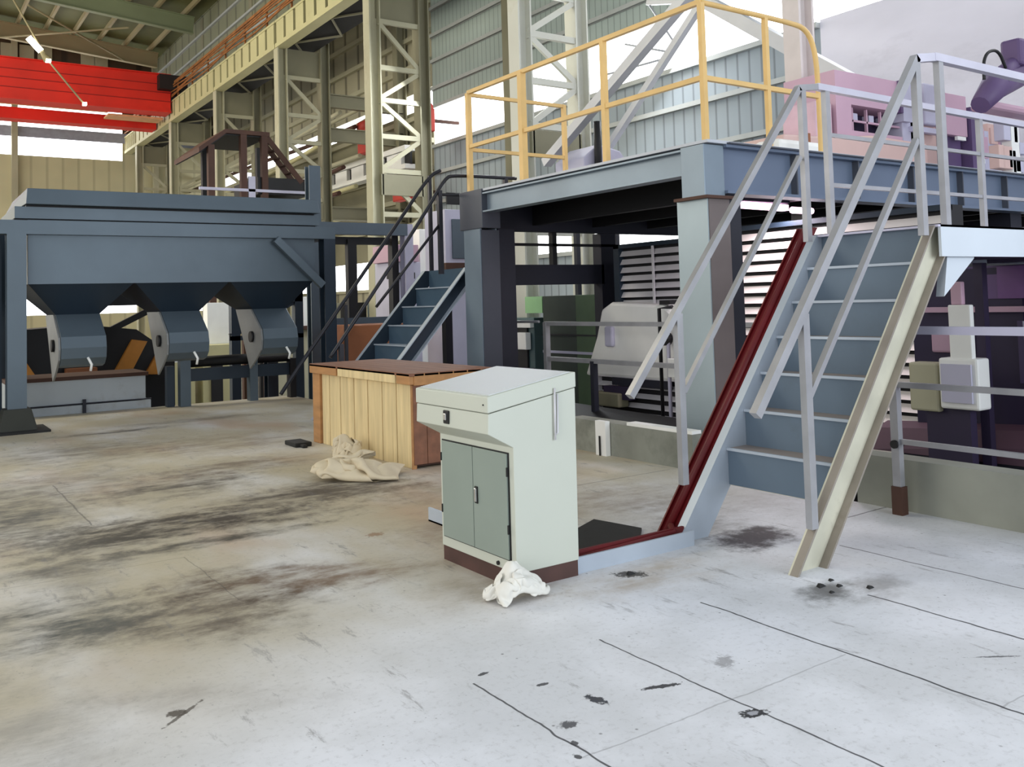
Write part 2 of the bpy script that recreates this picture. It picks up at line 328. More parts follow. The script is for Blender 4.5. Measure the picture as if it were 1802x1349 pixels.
wallx('window_4', 28.9, 56, 8.9, 9.6, skywin, XW+.04, .04)
wallx('wall_right_far', 28.9, 56, 3.4, 8.9, cream_d)
wallx('window_5', 28.9, 56, 2.2, 3.4, skywin, XW+.04, .04)
wallx('wall_right_far', 28.9, 56, -1.2, 2.2, panel_side)
# horizontal sheeting rails on the wall: structure
for z in (5.27, 6.35, 9.45, 10.45, 11.4, 12.4, 13.4):
    k = MB(); k.ibeam((XW-.08, 12.1, z), (XW-.08, 28.9, z), .12, .14, .02, (1, 0, 0)); k.build('trim_1', rail_gm, kind='structure')
for z in (7.33, 8.78, 2.95, 4.05):
    k = MB(); k.box((XW-.14, 12.1, z-.06), (XW, 28.9, z+.06)); k.build('trim_2', rail_gm, kind='structure')
for z in (4.6, 5.6, 6.6, 7.6, 8.6, 10.6, 11.7, 12.8):
    k = MB(); k.box((XW-.16, 28.9, z-.09), (XW, 56, z+.09)); k.build('trim_3', cream, kind='structure')
for z in (1.2, 2.2): 
    k = MB(); k.box((XW-.12, 28.9, z-.06), (XW, 56, z+.06)); k.build('trim_4', cream, kind='structure')
# far end wall with its window strips
def wally(name, x0, x1, z0, z1, m, y=56., t=.15):
    k = MB(); k.box((x0, y, z0), (x1, y+t, z1)); return k.build(name, m, kind='structure')
wally('wall_far', -14, 16.5, -1.2, 1.6, panel_far); wally('wall_far', -14, 16.5, 2.9, 10.4, panel_far)
wally('window_6', -14, 11.2, 10.4, 11.42, skywin, 56.04, .04); wally('wall_far', 11.2, 16.5, 10.4, 11.42, panel_far)
wally('wall_far', -14, 16.5, 11.42, 12.0, plaster_far)
wally('window_7', -14, 11.2, 12.0, 13.9, skywin, 56.04, .04); wally('wall_far', 11.2, 16.5, 12.0, 13.9, brown_wall)
wally('wall_far', -14, 16.5, 13.9, 19.5, brown_wall)
wally('window_8', -14, 16.5, 1.6, 2.9, skywin, 56.04, .04)
for x in (-8, 5.65, 13):
    k = MB(); k.box((x-.15, 55.7, -1.2), (x+.15, 56, 17)); k.build('trim_5', cream, kind='structure')
for x in (5.0, 5.9, 6.8, 9.0, 9.7):
    k = MB(); k.box((x, 55.85, 15.4), (x+.72, 55.98, 16.5)); k.build('trim_6', cream, kind='structure')
# roof
def rz(x): return 16.35+(12.6-x)*.085
k = MB(); k.hexa([(-14, 14, rz(-14)), (12.9, 14, rz(12.9)), (12.9, 56, rz(12.9)), (-14, 56, rz(-14))], [(-14, 14, rz(-14)+.1), (12.9, 14, rz(12.9)+.1), (12.9, 56, rz(12.9)+.1), (-14, 56, rz(-14)+.1)])
k.build('ceiling', roof_m, kind='structure')
# clerestory wall above the crane beam
k = MB(); k.box((12.95, 16, 12.9), (13.05, 56, 16.29)); k.box((12.9, 14, 16.29), (13.2, 56, 16.5)); k.build('wall_upper', siding_up, kind='structure')
for z in (13.6, 14.5, 15.4):
    k = MB(); k.box((12.84, 16, z-.05), (12.95, 56, z+.05)); k.build('trim_7', rail_gm, kind='structure')
k = MB(); k.box((13.06, 31, 15.0), (16.5, 56, 15.15)); k.build('ceiling_side', roof_m, kind='structure')

# ---------------------------------------------------------------- roof members
for i, yy in enumerate((38.0, 45.3, 52.6)):
    k = MB(); k.ibeam((-13.5, yy, rz(-13.5)-.72), (12.4, yy, rz(12.4)-.72), .3, .85, .04)
    thing_mesh(k, 'roof_rafter', rafter_m if i < 2 else purlin_m, ['green roof rafter at the top edge, nearest of the three', 'green roof rafter ending on the column above the crane beam', 'beige roof rafter furthest away, just above the red crane'][i], 'rafter', 'roof rafters')
ORD = ['first', 'second', 'third', 'fourth', 'fifth', 'sixth', 'seventh', 'eighth', 'ninth', 'tenth', 'eleventh', 'twelfth']
px_ = [12.0, 10.7, 9.4, 8.1, 6.8, 5.5, 4.2, 3.7, 2.4, 1.1, -.2, -1.5]
for i, x in enumerate(px_):
    k = MB(); k.box((x-.06, 31.2, rz(x)-.26), (x+.06, 55.9, rz(x)-.01))
    thing_mesh(k, 'roof_purlin', purlin_m, 'slim beige roof purlin, %s from the right under the olive roof sheets' % ORD[i], 'purlin', 'roof purlins')
for i, (p, q) in enumerate([((9.5, 45.9, 15.3), (4.6, 52.0, 15.7)), ((10.5, 52.0, 15.3), (5.2, 45.9, 15.7)), ((4.0, 38.5, 15.9), (-1, 44.8, 16.2)), ((4.2, 44.8, 15.9), (-1, 38.5, 16.2))]):
    k = MB(); k.tube([p, q], .05, 6); thing_mesh(k, 'roof_brace_rod', purlin_m, ['thin brace rod rising left between the two further roof rafters', 'thin brace rod rising right between the two further roof rafters', 'thin brace rod at the top left corner, leaning left', 'thin brace rod at the top left corner, leaning right'][i], 'brace', 'roof brace rods')
# string of lamps hanging in front of the red crane
r = empty('hanging_lamp_line', (3.991, 40.000, 13.775), 'slanting rod with three glowing lamps hanging before the red crane', 'lamp')
MB().tube([(3.855, 40.000, 14.319), (5.267, 40.000, 11.721), (6.550, 40.000, 10.128)], .035, 6).build('rod', purlin_m, r)
MB().tube([(4.543, 40.000, 12.585), (4.984, 40.000, 12.098)], .13, 10).build('lamp', lampm, r)
MB().box((5.145, 40.000, 11.774), (5.322, 39.800, 11.658)).build('lamp', lampm, r)
MB().box((6.486, 40.000, 10.168), (6.622, 39.800, 10.049)).build('lamp', lampm, r)
MB().tube([(4.978, 39.950, 12.084), (5.220, 39.950, 11.749)], [.06, .16], 8).build('reflector', purlin_m, r)

# ---------------------------------------------------------------- overhead crane
r = empty('overhead_crane', (11.4, 45, 11.7), 'large red overhead travelling crane spanning the left bay', 'crane')
k = MB(); k.box((-13, 45.1, 11.2), (11.22, 46.0, 13.0)); k.box((-13, 44.98, 11.15), (11.22, 46.1, 11.22)); k.box((-13, 44.98, 12.97), (11.22, 46.1, 13.02)); k.build('bridge_girder', red_c, r)
k = MB(); k.box((-13, 45.07, 11.68), (11.3, 45.1, 11.71)); k.box((-13, 45.07, 12.1), (11.3, 45.1, 12.13)); k.box((-13, 45.07, 12.5), (11.3, 45.1, 12.53)); k.build('seam_strip', mat('dark_crane_red', (150, 14, 6), .6), r)
k = MB(); k.box((-13, 48.0, 10.86), (11.22, 48.9, 11.40)); k.build('bridge_girder', red_c, r)
k = MB(); k.box((10.6, 44.6, 12.2), (11.9, 49.5, 12.9)); k.build('end_truck', mat('black_truck', (30, 16, 14), .7), r)
k = MB()
for y in (45.0, 46.3, 47.9, 49.1): k.cyl((11.3, y, 12.16), (11.65, y, 12.16), .24)
k.build('wheel', black, r)
k = MB(); k.box((8.6, 46.1, 11.02), (11.1, 47.2, 11.1)); k.box((-13, 46.1, 11.15), (8.6, 46.3, 11.2)); k.build('walkway', mat('crane_walkway_peach', (226, 168, 120), .6), r)

# ---------------------------------------------------------------- crane runway beams, one per bay
CX = 11.5; BAY = 7.38; Y0 = 8.82
def runway(i, y0, y1):
    r = empty('crane_runway_beam', (CX, y0, 10.85), ['', 'cream stiffened crane beam nearest the camera, at the top edge', 'cream stiffened crane beam second from the camera, above the lattice columns', 'cream stiffened crane beam third from the camera', 'cream stiffened crane beam fourth from the camera', 'cream stiffened crane beam meeting the red crane', 'cream stiffened crane beam furthest away, by the far wall'][i], 'crane beam', 'crane runway beams')
    k = MB(); k.box((CX-.21, y0+.03, 10.82), (CX+.2, y1-.03, 10.97)); k.box((CX-.21, y0+.03, 11.72), (CX+.2, y1-.03, 11.8)); k.build('flange', girder_m, r)
    k = MB(); k.box((CX-.04, y0+.03, 10.97), (CX+.04, y1-.03, 11.72)); k.build('web', rib_shade, r)
    n = 8; k = MB(); d = (y1-y0-.06)/n
    for j in range(n): k.box((CX-.19, y0+.03+d*j+.105, 10.96), (CX-.04, y0+.03+d*(j+1)-.105, 11.73))
    k.build('web_panel', girder_m, r)
    k = MB(); k.box((CX-.05, y0, 11.8), (CX+.05, y1, 11.92)); k.build('rail', brown_m, r)
for i in range(1, 7): runway(i, Y0+BAY*(i-.0), Y0+BAY*(i+1.0) if i < 6 else 56)
# festoon cables and walkway rail that run on top of the beams
r = empty('cable_bundle', (CX-.3, 20, 11.9), 'orange brown cable bundle and rails running along the top of the crane beam', 'cable')
for q in range(5):
    pts = []; y = 16.3
    while y < 56: pts.append((CX-.24+.03*math.sin(y+q), y, 11.95+q*.12+.035*math.sin(y*.9+q*1.7))); y += .7
    MB().tube(pts, .035, 5).build('cable', orange_c, r)
k = MB()
y = 17
while y < 56: k.box((CX-.22, y-.03, 11.8), (CX-.16, y+.03, 12.6)); y += 2.46
k.build('post', orange_c, r)
MB().box((CX-.24, 16.3, 12.52), (CX-.14, 56, 12.62)).build('rail', orange_c, r)
k = MB(); k.box((CX+.21, 16.3, 10.95), (12.88, 56, 11.02)); cw = thing_mesh(k, 'crane_walkway', mat('dark_walkway', (20, 18, 14), .9), 'dark steel walkway between the crane beam and the back legs', 'walkway')
k = MB()
for j in range(12):
    y = 17.5+j*3.2
    k.bar((CX+.3, y, 10.9), (12.85, y+1.6, 10.9), .06, .06); k.bar((CX+.3, y+3.1, 10.9), (12.85, y+1.6, 10.9), .06, .06)
o = k.build('bracing', cream_d); o.parent = cw

# ---------------------------------------------------------------- lattice columns carrying the beams
ZS = [-1.2, .4, 1.7, 3.1, 4.2, 5.45, 6.45, 7.5, 8.45, 9.8]
CLAB = ['', 'pale lattice column behind the yellow railing', 'tall pale lattice column left of the ribbed wall, above the brown crate', 'cream lattice column right of the brown steel frame', 'cream lattice column behind the brown steel frame', 'cream lattice column where the crane beam meets the red crane', 'furthest cream lattice column beside the far wall']
def lattice(i):
    y = Y0+BAY*i; m = cream if i != 1 else mat('pale_column', (204, 204, 192), .6, .0, .06, .6, dirt=(176, 164, 120), dirt_amt=.4)
    r = empty('lattice_column', (CX, y, -1.2), CLAB[i], 'column', 'lattice columns under the crane beam')
    for x, top in ((CX, 10.85), (13.1, 16.2)):
        k = MB(); k.ibeam((x, y, -1.2), (x, y, top), .40, .36, .04, (1, 0, 0)); k.build('leg', m if x < 12 else cream_d if i > 1 else m, r)
    for a, z in enumerate(ZS[3:], 3):
        MB().bar((CX+.15, y-.12, z), (12.95, y-.12, z), .10, .14).build('strut', m, r)
    for a in range(3, len(ZS)-1):
        z0, z1 = ZS[a], ZS[a+1]; p = (CX+.15, 12.95) if a % 2 else (12.95, CX+.15)
        MB().bar((p[0], y-.12, z0+.05), (p[1], y-.12, z1-.05), .08, .13).build('brace', m, r)
    MB().box((CX+.1, y-.05, 9.9), (13.0, y+.05, 10.85)).build('gusset_plate', cream_d, r)
    MB().box((CX+.1, y-.2, 4.75), (13.0, y-.1, 5.35)).build('gusset_plate', cream_d, r)
for i in range(1, 7): lattice(i)
# plain column in front of the plaster wall
k = MB(); k.ibeam((11.5, Y0, -1.2), (11.5, Y0, 16), .3, .36, .05, (1, 0, 0)); thing_mesh(k, 'steel_column', mat('pale_peach_column', (214, 204, 200), .6, 0, .05), 'pale plain steel column beside the mauve machine, before the plaster wall', 'column')
# wall columns
for i, (y, lab) in enumerate([(23.35, 'dark brown grey wall column left of the pale lattice column'), (30.9, 'brown grey wall column at the left end of the ribbed wall'), (38.3, 'brown grey wall column beyond the ribbed wall')]):
    k = MB(); k.ibeam((XW-.3, y, -1.2), (XW-.3, y, 15), .36, .4, .05, (1, 0, 0)); thing_mesh(k, 'wall_column', cream_d, lab, 'column', 'wall columns')
# transverse beams between back leg and wall column
for i, (y, z, lab) in enumerate([(31.0, 9.15, 'upper grey beam between two lattice columns'), (31.0, 7.9, 'middle grey beam between two lattice columns'), (31.0, 5.0, 'lowest grey beam between two lattice columns')]):
    k = MB(); k.ibeam((13.3, y, z), (16.3, y, z), .25, .5, .04); thing_mesh(k, 'tie_beam', cream_d, lab, 'beam', 'tie beams')
# bracing of the bay above the yellow railing
BR = [((13.1, 12.24, 7.36), (13.1, 15.65, 4.57)), ((13.1, 12.24, 7.36), (13.1, 9.1, 5.1)), ((11.600, 10.585, 7.220), (11.600, 15.516, 4.534)), ((13.100, 12.282, 7.375), (13.100, 10.107, 6.282)), ((13.100, 13.797, 7.760), (13.100, 12.282, 7.375))]
BL = ['pale diagonal brace falling left behind the yellow railing', 'pale diagonal brace falling right to the plain column', 'long pale diagonal brace rising from the foot of the pale lattice column', 'short pale brace near the curved yellow rail end', 'short pale brace at the top of the picture above the yellow railing']
for (p, q), lab, s in zip(BR, BL, (.14, .24, .19, .06, .1)):
    k = MB(); k.bar(p, q, s, s, (1, 0, 0)); thing_mesh(k, 'diagonal_brace', steel_pale, lab, 'brace', 'diagonal braces')
for i, (p, q) in enumerate([((13.150, 13.850, 7.783), (13.150, 13.070, 6.680)), ((13.150, 14.602, 7.090), (13.150, 13.238, 6.581)), ((13.150, 15.391, 6.581), (13.150, 13.408, 6.493))]):
    k = MB(); k.tube([p, q], .022, 6); thing_mesh(k, 'brace_rod', steel_pale, ['steep tie rod crossing the bright window strip', 'upper shallow tie rod across the bright window strip', 'lower shallow tie rod across the bright window strip'][i], 'rod', 'tie rods before the window strip')

# ---------------------------------------------------------------- lower runway, red hoists and clutter of the side bay
RW = r = empty('side_bay_runway', (16.1, 31, 6.6), 'cream lower crane beam with pale panels behind the left staircase', 'crane beam')
MB().box((15.45, 29.2, 7.2), (15.95, 50, 7.4)).build('top_flange', white_m, r)
MB().box((15.65, 29.2, 6.7), (15.75, 50, 7.2)).build('web', black, r)
k = MB()
for j in range(13): k.box((15.5, 29.6+j*1.6, 6.72), (15.65, 30.75+j*1.6, 7.18))
k.build('panel', white_m, r); MB().box((15.45, 29.2, 6.55), (15.95, 50, 6.72)).build('bottom_flange', white_m, r)
for a, b, lab in [((15.300, 32.252, 8.041), (15.300, 28.933, 7.025), 'red hoist trolley behind the tall pale lattice column'), ((15.300, 27.463, 7.755), (15.300, 26.746, 6.967), 'red hoist block right of the tall pale lattice column'), ((15.300, 29.385, 5.930), (15.300, 28.205, 5.303), 'small red hoist hanging low behind the lattice column')]:
    c = [(a[i]+b[i])/2 for i in range(3)]; h = abs(a[2]-b[2]); wy = abs(a[1]-b[1])
    if c[1]-wy/2 < 31.3 < c[1]+wy/2: wy = c[1]+wy/2-31.3; c[1] = 31.3+wy/2
    c[2] = max(c[2], 7.45+h/2) if c[2] > 6.8 else c[2]
    r = empty('hoist', tuple(c), lab, 'hoist', 'red hoists')
    MB().box((15.0, c[1]-wy/2, c[2]-h/2), (15.35, c[1]+wy/2, c[2]+h/2)).build('body', slab_red, r, .04)
    MB().cyl((15.15, c[1]-wy*.4, c[2]+h/2+.05), (15.15, c[1]+wy*.4, c[2]+h/2+.05), h*.22).build('drum', slab_red, r)
    MB().box((15.3, c[1]-.06, c[2]), (16.48, c[1]+.06, c[2]+.1)).build('wall_bracket', brown_m, r)
for j, (zz, xx, dz) in enumerate([(9.0, 14.2, -.2), (8.5, 14.8, .3), (8.1, 14.0, -.6), (7.4, 15.0, .3), (6.9, 14.3, -.2), (6.2, 14.8, .2), (8.8, 15.3, -.5), (5.9, 14.1, .1), (5.2, 15.2, .2), (9.3, 15.2, .2)]):
    pts = [(xx, 32.0, zz), (xx+.1, 37, zz+dz*.4-.12), (xx, 42, zz+dz*.8-.1), (xx+.2, 56, zz+dz)]
    k = MB(); k.tube(smooth_path(pts), .09, 8); thing_mesh(k, 'overhead_pipe', [cream, brown_m, girder_m][j % 3], ['cream pipe running away through the side bay behind the lattice columns', 'brown pipe running away through the side bay behind the lattice columns', 'yellowish pipe running away through the side bay behind the lattice columns'][j % 3], 'pipe', ['cream', 'brown', 'yellowish'][j % 3]+' pipes of the side bay')
k = MB(); k.box((13.6, 40, -1.2), (15.3, 47, 4.8)); thing_mesh(k, 'side_bay_cabin', cream_d, 'large olive cream cabin block far behind the lattice columns', 'cabin')

for y in (30, 36, 42, 48): MB().box((15.9, y-.1, 6.56), (16.48, y+.1, 6.7)).build('wall_bracket', cream, RW)

# ---------------------------------------------------------------- brown steel frame with stair behind the blue hopper
r = empty('brown_steel_tower', (8.5, 26, -1.2), 'dark brown steel frame with roof and steep ladder stair above the blue hopper', 'tower')
F, B = 26., 28.2
P = lambda x, z: (x, z)
MB().prism([(7.2, 6.2), (7.95, 6.78), (9.25, 6.78), (9.25, 6.66), (7.98, 6.66), (7.2, 6.06)], 'Y', F-.1, 28.6).build('roof', brown_m, r)
MB().prism([(7.25, 6.05), (7.98, 6.62), (9.2, 6.62), (9.2, 6.66), (7.98, 6.66), (7.2, 6.06)], 'Y', F, 28.5).build('roof_underside_shade', black, r)  # black layer stands in for shade on the roof underside
for x, y in ((7.55, F), (8.48, F), (9.1, F), (8.0, B), (9.7, B)): MB().box((x-.09, y-.09, -1.2), (x+.09, y+.09, 6.3 if x < 7.6 else 6.7)).build('post', brown_m if y == F else black, r)
for s in (0, .5):
    MB().bar((9.1, F+s, 6.75), (10.25, F+s, 5.35), .05, .16).build('stringer', brown_m, r)
k = MB()
for j in range(6): k.box((9.25+j*.17, F, 6.5-j*.21), (9.4+j*.17, F+.5, 6.53-j*.21))
k.build('ladder_tread', brown_m, r)
MB().box((7.3, F, 4.55), (10.6, B, 4.72)).build('floor_plate', cream, r)
MB().box((8.9, F-.02, 4.95), (10.45, B, 5.45)).build('dark_panel', black, r)
MB().box((8.6, F-.1, 4.6), (8.8, F-.02, 5.45)).build('pale_post', lilac, r)
MB().box((10.35, F-.1, 4.6), (10.5, F-.02, 5.45)).build('pale_post', lilac, r)
MB().box((7.2, F-.1, 5.0), (10.5, F-.02, 5.08)).build('guard_rail', lilac, r)
# ================================================================ THE BLUE HOPPER UNIT
r = empty('batching_hopper', (3.8, 15, 0), 'large slate blue hopper unit with three discharge chutes, left of the crate', 'hopper')
F = 14.3
c1 = MB().ibeam((1.47, F+.12, .3), (1.47, F+.12, 2.74), .24, .24, .03, (0, 1, 0)).build('column', slate, r)
MB().hexa([(1.22, F-.12, 0), (1.72, F-.12, 0), (1.72, F+.38, 0), (1.22, F+.38, 0)], [(1.3, F-.04, .32), (1.64, F-.04, .32), (1.64, F+.3, .32), (1.3, F+.3, .32)]).build('base_block', mat('dark_olive_base', (50, 52, 46), .8), r, .02)
MB().box((1.0, F-.3, 0), (1.85, F+.5, .03)).build('base_plate', rubber, r)
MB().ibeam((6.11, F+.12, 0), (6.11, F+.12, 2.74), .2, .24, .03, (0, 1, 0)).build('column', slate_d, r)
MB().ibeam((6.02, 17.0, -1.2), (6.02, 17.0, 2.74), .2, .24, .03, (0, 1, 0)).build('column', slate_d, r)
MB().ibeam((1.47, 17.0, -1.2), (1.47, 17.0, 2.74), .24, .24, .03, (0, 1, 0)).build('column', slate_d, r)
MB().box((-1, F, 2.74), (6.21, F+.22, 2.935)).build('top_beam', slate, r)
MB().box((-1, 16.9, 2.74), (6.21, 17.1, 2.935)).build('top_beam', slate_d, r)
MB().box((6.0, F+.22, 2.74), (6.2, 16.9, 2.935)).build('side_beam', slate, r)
MB().box((1.45, F+.05, 2.965), (5.95, 16.2, 3.13)).build('rim', slate, r)
MB().box((1.45, F+.12, 2.93), (5.9, 16.1, 2.97)).build('shadow_gap', black, r)
MB().hexa([(1.58, F-.06, 3.16), (5.93, F-.06, 3.16), (5.93, 16.3, 3.16), (1.5, 16.3, 3.16)], [(1.6, F-.02, 3.385), (5.9, F-.02, 3.385), (5.9, 16.1, 3.385), (1.6, 16.1, 3.385)]).build('lid', slate, r, .008)
MB().box((1.6, F+.1, 3.12), (5.88, 16.1, 3.17)).build('shadow_gap', black, r)
MB().box((1.62, F+.1, 2.04), (5.88, 16.4, 2.95)).build('tank', slate, r)
MB().bar((5.17, F-.02, 2.72), (5.96, F-.02, 1.96), .12, .1, (0, 1, 0)).build('brace', slate, r)
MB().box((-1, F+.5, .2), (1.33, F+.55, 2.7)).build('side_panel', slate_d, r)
xs = [(1.62, 3.03, 2.02, 2.62), (3.05, 4.45, 3.50, 4.09), (4.47, 5.86, 4.95, 5.52)]
for a, b_, c_, d_ in xs:
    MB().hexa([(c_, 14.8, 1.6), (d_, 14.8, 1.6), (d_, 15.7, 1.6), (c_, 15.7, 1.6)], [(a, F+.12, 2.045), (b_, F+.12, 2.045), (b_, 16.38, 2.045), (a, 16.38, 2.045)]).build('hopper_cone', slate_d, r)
    pf = [(14.8, 1.6), (14.32, 1.28), (14.27, 1.12), (14.3, .97), (14.42, .87), (14.6, .83), (15.0, .9), (15.3, 1.2), (15.7, 1.6)]
    ch = MB().prism([(y, z) for y, z in pf], 'X', c_, d_).build('chute', slate, r, .006)
    MB().prism([(14.82, 1.6), (14.34, 1.27), (14.3, 1.1), (14.34, .95), (14.6, .78), (14.9, .62), (15.3, 1.2), (15.6, 1.6)], 'X', c_-.03, c_-.004).build('side_plate', plate_m, ch)
    MB().cyl((c_-.07, 14.75, 1.15), (c_-.03, 14.75, 1.15), .09).build('pivot', black, ch)
    MB().tube([(c_+.33, 14.18, .98), (c_+.37, 14.13, .88), (c_+.36, 14.15, .79)], .018, 6).build('handle', white_m, ch)
# conveyor stand under the chutes
r = empty('conveyor_stand', (5, 15.9, 0), 'slate steel conveyor stand under the two right chutes', 'conveyor')
MB().box((4.04, 15.8, 0), (4.21, 15.98, .78)).build('leg', slate, r); MB().box((3.86, 15.95, -.3), (3.98, 16.1, .68)).build('leg', slate_d, r)
MB().box((5.22, 15.8, 0), (5.36, 15.98, .8)).build('leg', slate, r); MB().box((5.95, 15.8, 0), (6.06, 15.98, .7)).build('leg', black, r)
MB().box((4.2, 15.85, .41), (6.0, 15.95, .62)).build('frame_rail', slate_d, r)
MB().cyl((4.2, 15.95, .73), (5.95, 15.95, .73), .09).build('roller', black, r)
MB().hexa([(4.93, 14.9, .95), (4.97, 14.9, .95), (5.3, 15.8, .62), (5.22, 15.8, .62)], [(4.93, 14.9, 1.2), (4.97, 14.9, 1.2), (5.3, 15.8, .8), (5.22, 15.8, .8)]).build('guide_plate', louv, r)
r = empty('white_trough', (2.6, 16.5, 0), 'long white trough with rusty rim standing beyond the deck edge under the leftmost chute', 'trough')
MB().box((1.5, 16.24, .15), (3.58, 17.3, .54)).build('body', trough_m, r); MB().box((1.5, 16.2, .54), (3.62, 17.34, .60)).build('rim', brown_m, r)
MB().box((1.5, 16.22, -.3), (3.66, 17.3, .13)).build('skirt', trough_m, r)
MB().tube([(1.5, 16.2, .15), (3.66, 16.2, .15)], .012, 6).build('pipe', navy, r); MB().box((2.6, 16.17, .0), (2.65, 16.2, .22)).build('stop', navy, r)
# dark conveyor with amber straps behind
r = empty('inclined_conveyor', (2.8, 18.5, -1.2), 'dark conveyor housing with amber diagonal straps behind the leftmost chute', 'conveyor')
MB().prism([(1.2, -1.2), (4.6, -1.2), (4.6, .75), (3.9, 1.28), (3.0, 1.4), (1.2, 1.3)], 'Y', 18.4, 19.6).build('housing', black, r)
for p in ([(3.441, 18.350, 0.422), (3.741, 18.350, 0.402), (4.073, 18.350, 1.048), (3.807, 18.350, 1.093)], [(4.036, 18.350, 0.424), (4.253, 18.350, 0.409), (4.257, 18.350, 0.800), (4.257, 18.350, 0.822)], [(1.975, 18.350, 0.505), (2.191, 18.350, 0.490), (2.029, 18.350, 0.763), (1.976, 18.350, 0.827)]):
    MB().prism([(q[0], q[2]) for q in p], 'Y', 18.28, 18.4).build('strap', amber, r)
MB().box((2.639, 18.000, 0.517), (3.140, 18.300, 0.624)).build('bracket', rust, r); MB().box((2.473, 18.000, 0.488), (3.159, 18.300, 0.507)).build('bracket', rust, r)
for j, (x, y0) in enumerate([(3.2, 19.8), (6.4, 20.6)]):
    k = MB()
    k.box((x, y0, -1.2), (x+.2, y0+.2, 2.4)); k.box((x+1.5, y0, -1.2), (x+1.7, y0+.2, 2.4)); k.box((x, y0, .9), (x+1.7, y0+.15, 1.0)); k.box((x, y0, 1.75), (x+1.7, y0+.15, 2.0)); k.bar((x, y0+.1, 1.0), (x+1.6, y0+.1, 1.8), .12, .12)
    thing_mesh(k, 'support_frame', black if j == 0 else slate_d, ['black braced frame glimpsed between the left and middle chutes', 'dark braced frame glimpsed between the middle and right chutes'][j], 'frame')
# slate frame beyond, between hopper and left staircase
r = empty('steel_frame', (8, 17.5, -1.2), 'slate blue steel frame reaching from the hopper to behind the left staircase', 'frame')
MB().ibeam((7.13, 17.5, -1.2), (7.13, 17.5, 4.47), .24, .24, .03, (0, 1, 0)).build('column', slate, r)
MB().ibeam((9.25, 17.5, -1.2), (9.25, 17.5, 3.33), .2, .24, .03, (0, 1, 0)).build('column', lilac, r); MB().box((8.95, 17.6, -1.2), (9.1, 17.8, 3.3)).build('column', black, r)
MB().box((6.2, 17.35, 3.08), (9.2, 17.5, 3.33)).build('beam', slate, r); MB().box((7.3, 17.5, 1.1), (9.3, 17.65, 1.36)).build('beam', slate, r)
MB().box((7.3, 17.6, 2.9), (8.9, 17.8, 3.05)).build('beam', black, r); MB().box((7.9, 17.55, -1.2), (8.1, 17.7, 3.0)).build('column', black, r)
r = empty('rust_cabinet', (7.2, 15.3, -1.2), 'plain rusty orange machine box behind the left staircase', 'cabinet')
MB().prism([(6.62, -1.2), (7.9, -1.2), (7.9, 1.26), (6.85, 1.26), (6.62, .98)], 'Y', 15, 16).build('body', rust, r, .02)
MB().box((7.1, 14.98, .5), (7.4, 15, .78)).build('opening', black, r)
# machines glimpsed behind
def block_machine(lab, base, parts, cat='machine', name='distant_machine'):
    r = empty(name, base, lab, cat)
    for n_, m_, a, b in parts: MB().box(a, b).build(n_, m_, r, .01)
    return r
block_machine('cream shelf racks with small boxes, seen under the slate frame', (9, 24, -1.2), [('rack', cream, (8.6, 24, -1.2), (10.8, 24.8, 1.0)), ('shelf', brown_m, (8.6, 23.8, 1.0), (13, 24.8, 1.1)), ('box', white_m, (9.3, 23.9, 1.1), (9.9, 24.5, 1.9)), ('box', cream_d, (10.1, 23.9, 1.1), (10.5, 24.5, 1.7)), ('box', black, (10.7, 23.9, 1.1), (11.3, 24.5, 1.7)), ('box', teal, (11.6, 23.9, 1.1), (12.4, 24.5, 1.8))], 'rack', 'storage_rack')
block_machine('yellowish machine block seen between the middle and right chutes', (6.5, 24, -1.2), [('body', girder_m, (5.6, 24, -1.2), (6.5, 25, .3)), ('body', girder_m, (6.7, 24, -1.2), (7.6, 25, .7)), ('hatch', black, (6.9, 23.95, -.8), (7.2, 24, .2)), ('duct', white_m, (5.8, 24, .3), (6.2, 24.8, 1.2)), ('panel', white_m, (7.0, 24.6, .7), (7.8, 25, 1.8))])
block_machine('pinkish grey pump set seen behind the stair rails', (10.5, 19, -1.2), [('body', lilac, (9.7, 19, -1.2), (10.4, 20, 2.6)), ('head', pink_m, (9.6, 18.9, 2.6), (10.3, 19.9, 3.0)), ('duct', white_m, (10.5, 19.2, -1.2), (11.1, 20, 3.4)), ('flange', black, (9.5, 18.9, 2.2), (10.2, 19, 2.35))])
block_machine('grey framed cabin window block behind the top of the left staircase', (9, 15, -1.2), [('body', lilac, (8.763, 15.000, -1.200), (9.597, 15.800, 3.400)), ('pane', slate, (8.899, 14.950, 3.212), (9.237, 15.000, 2.453)), ('dark_slot', black, (8.788, 14.950, 3.721), (9.504, 15.000, 3.490)), ('base_strip', brown_m, (8.707, 14.900, 2.371), (9.595, 15.000, 2.232))])

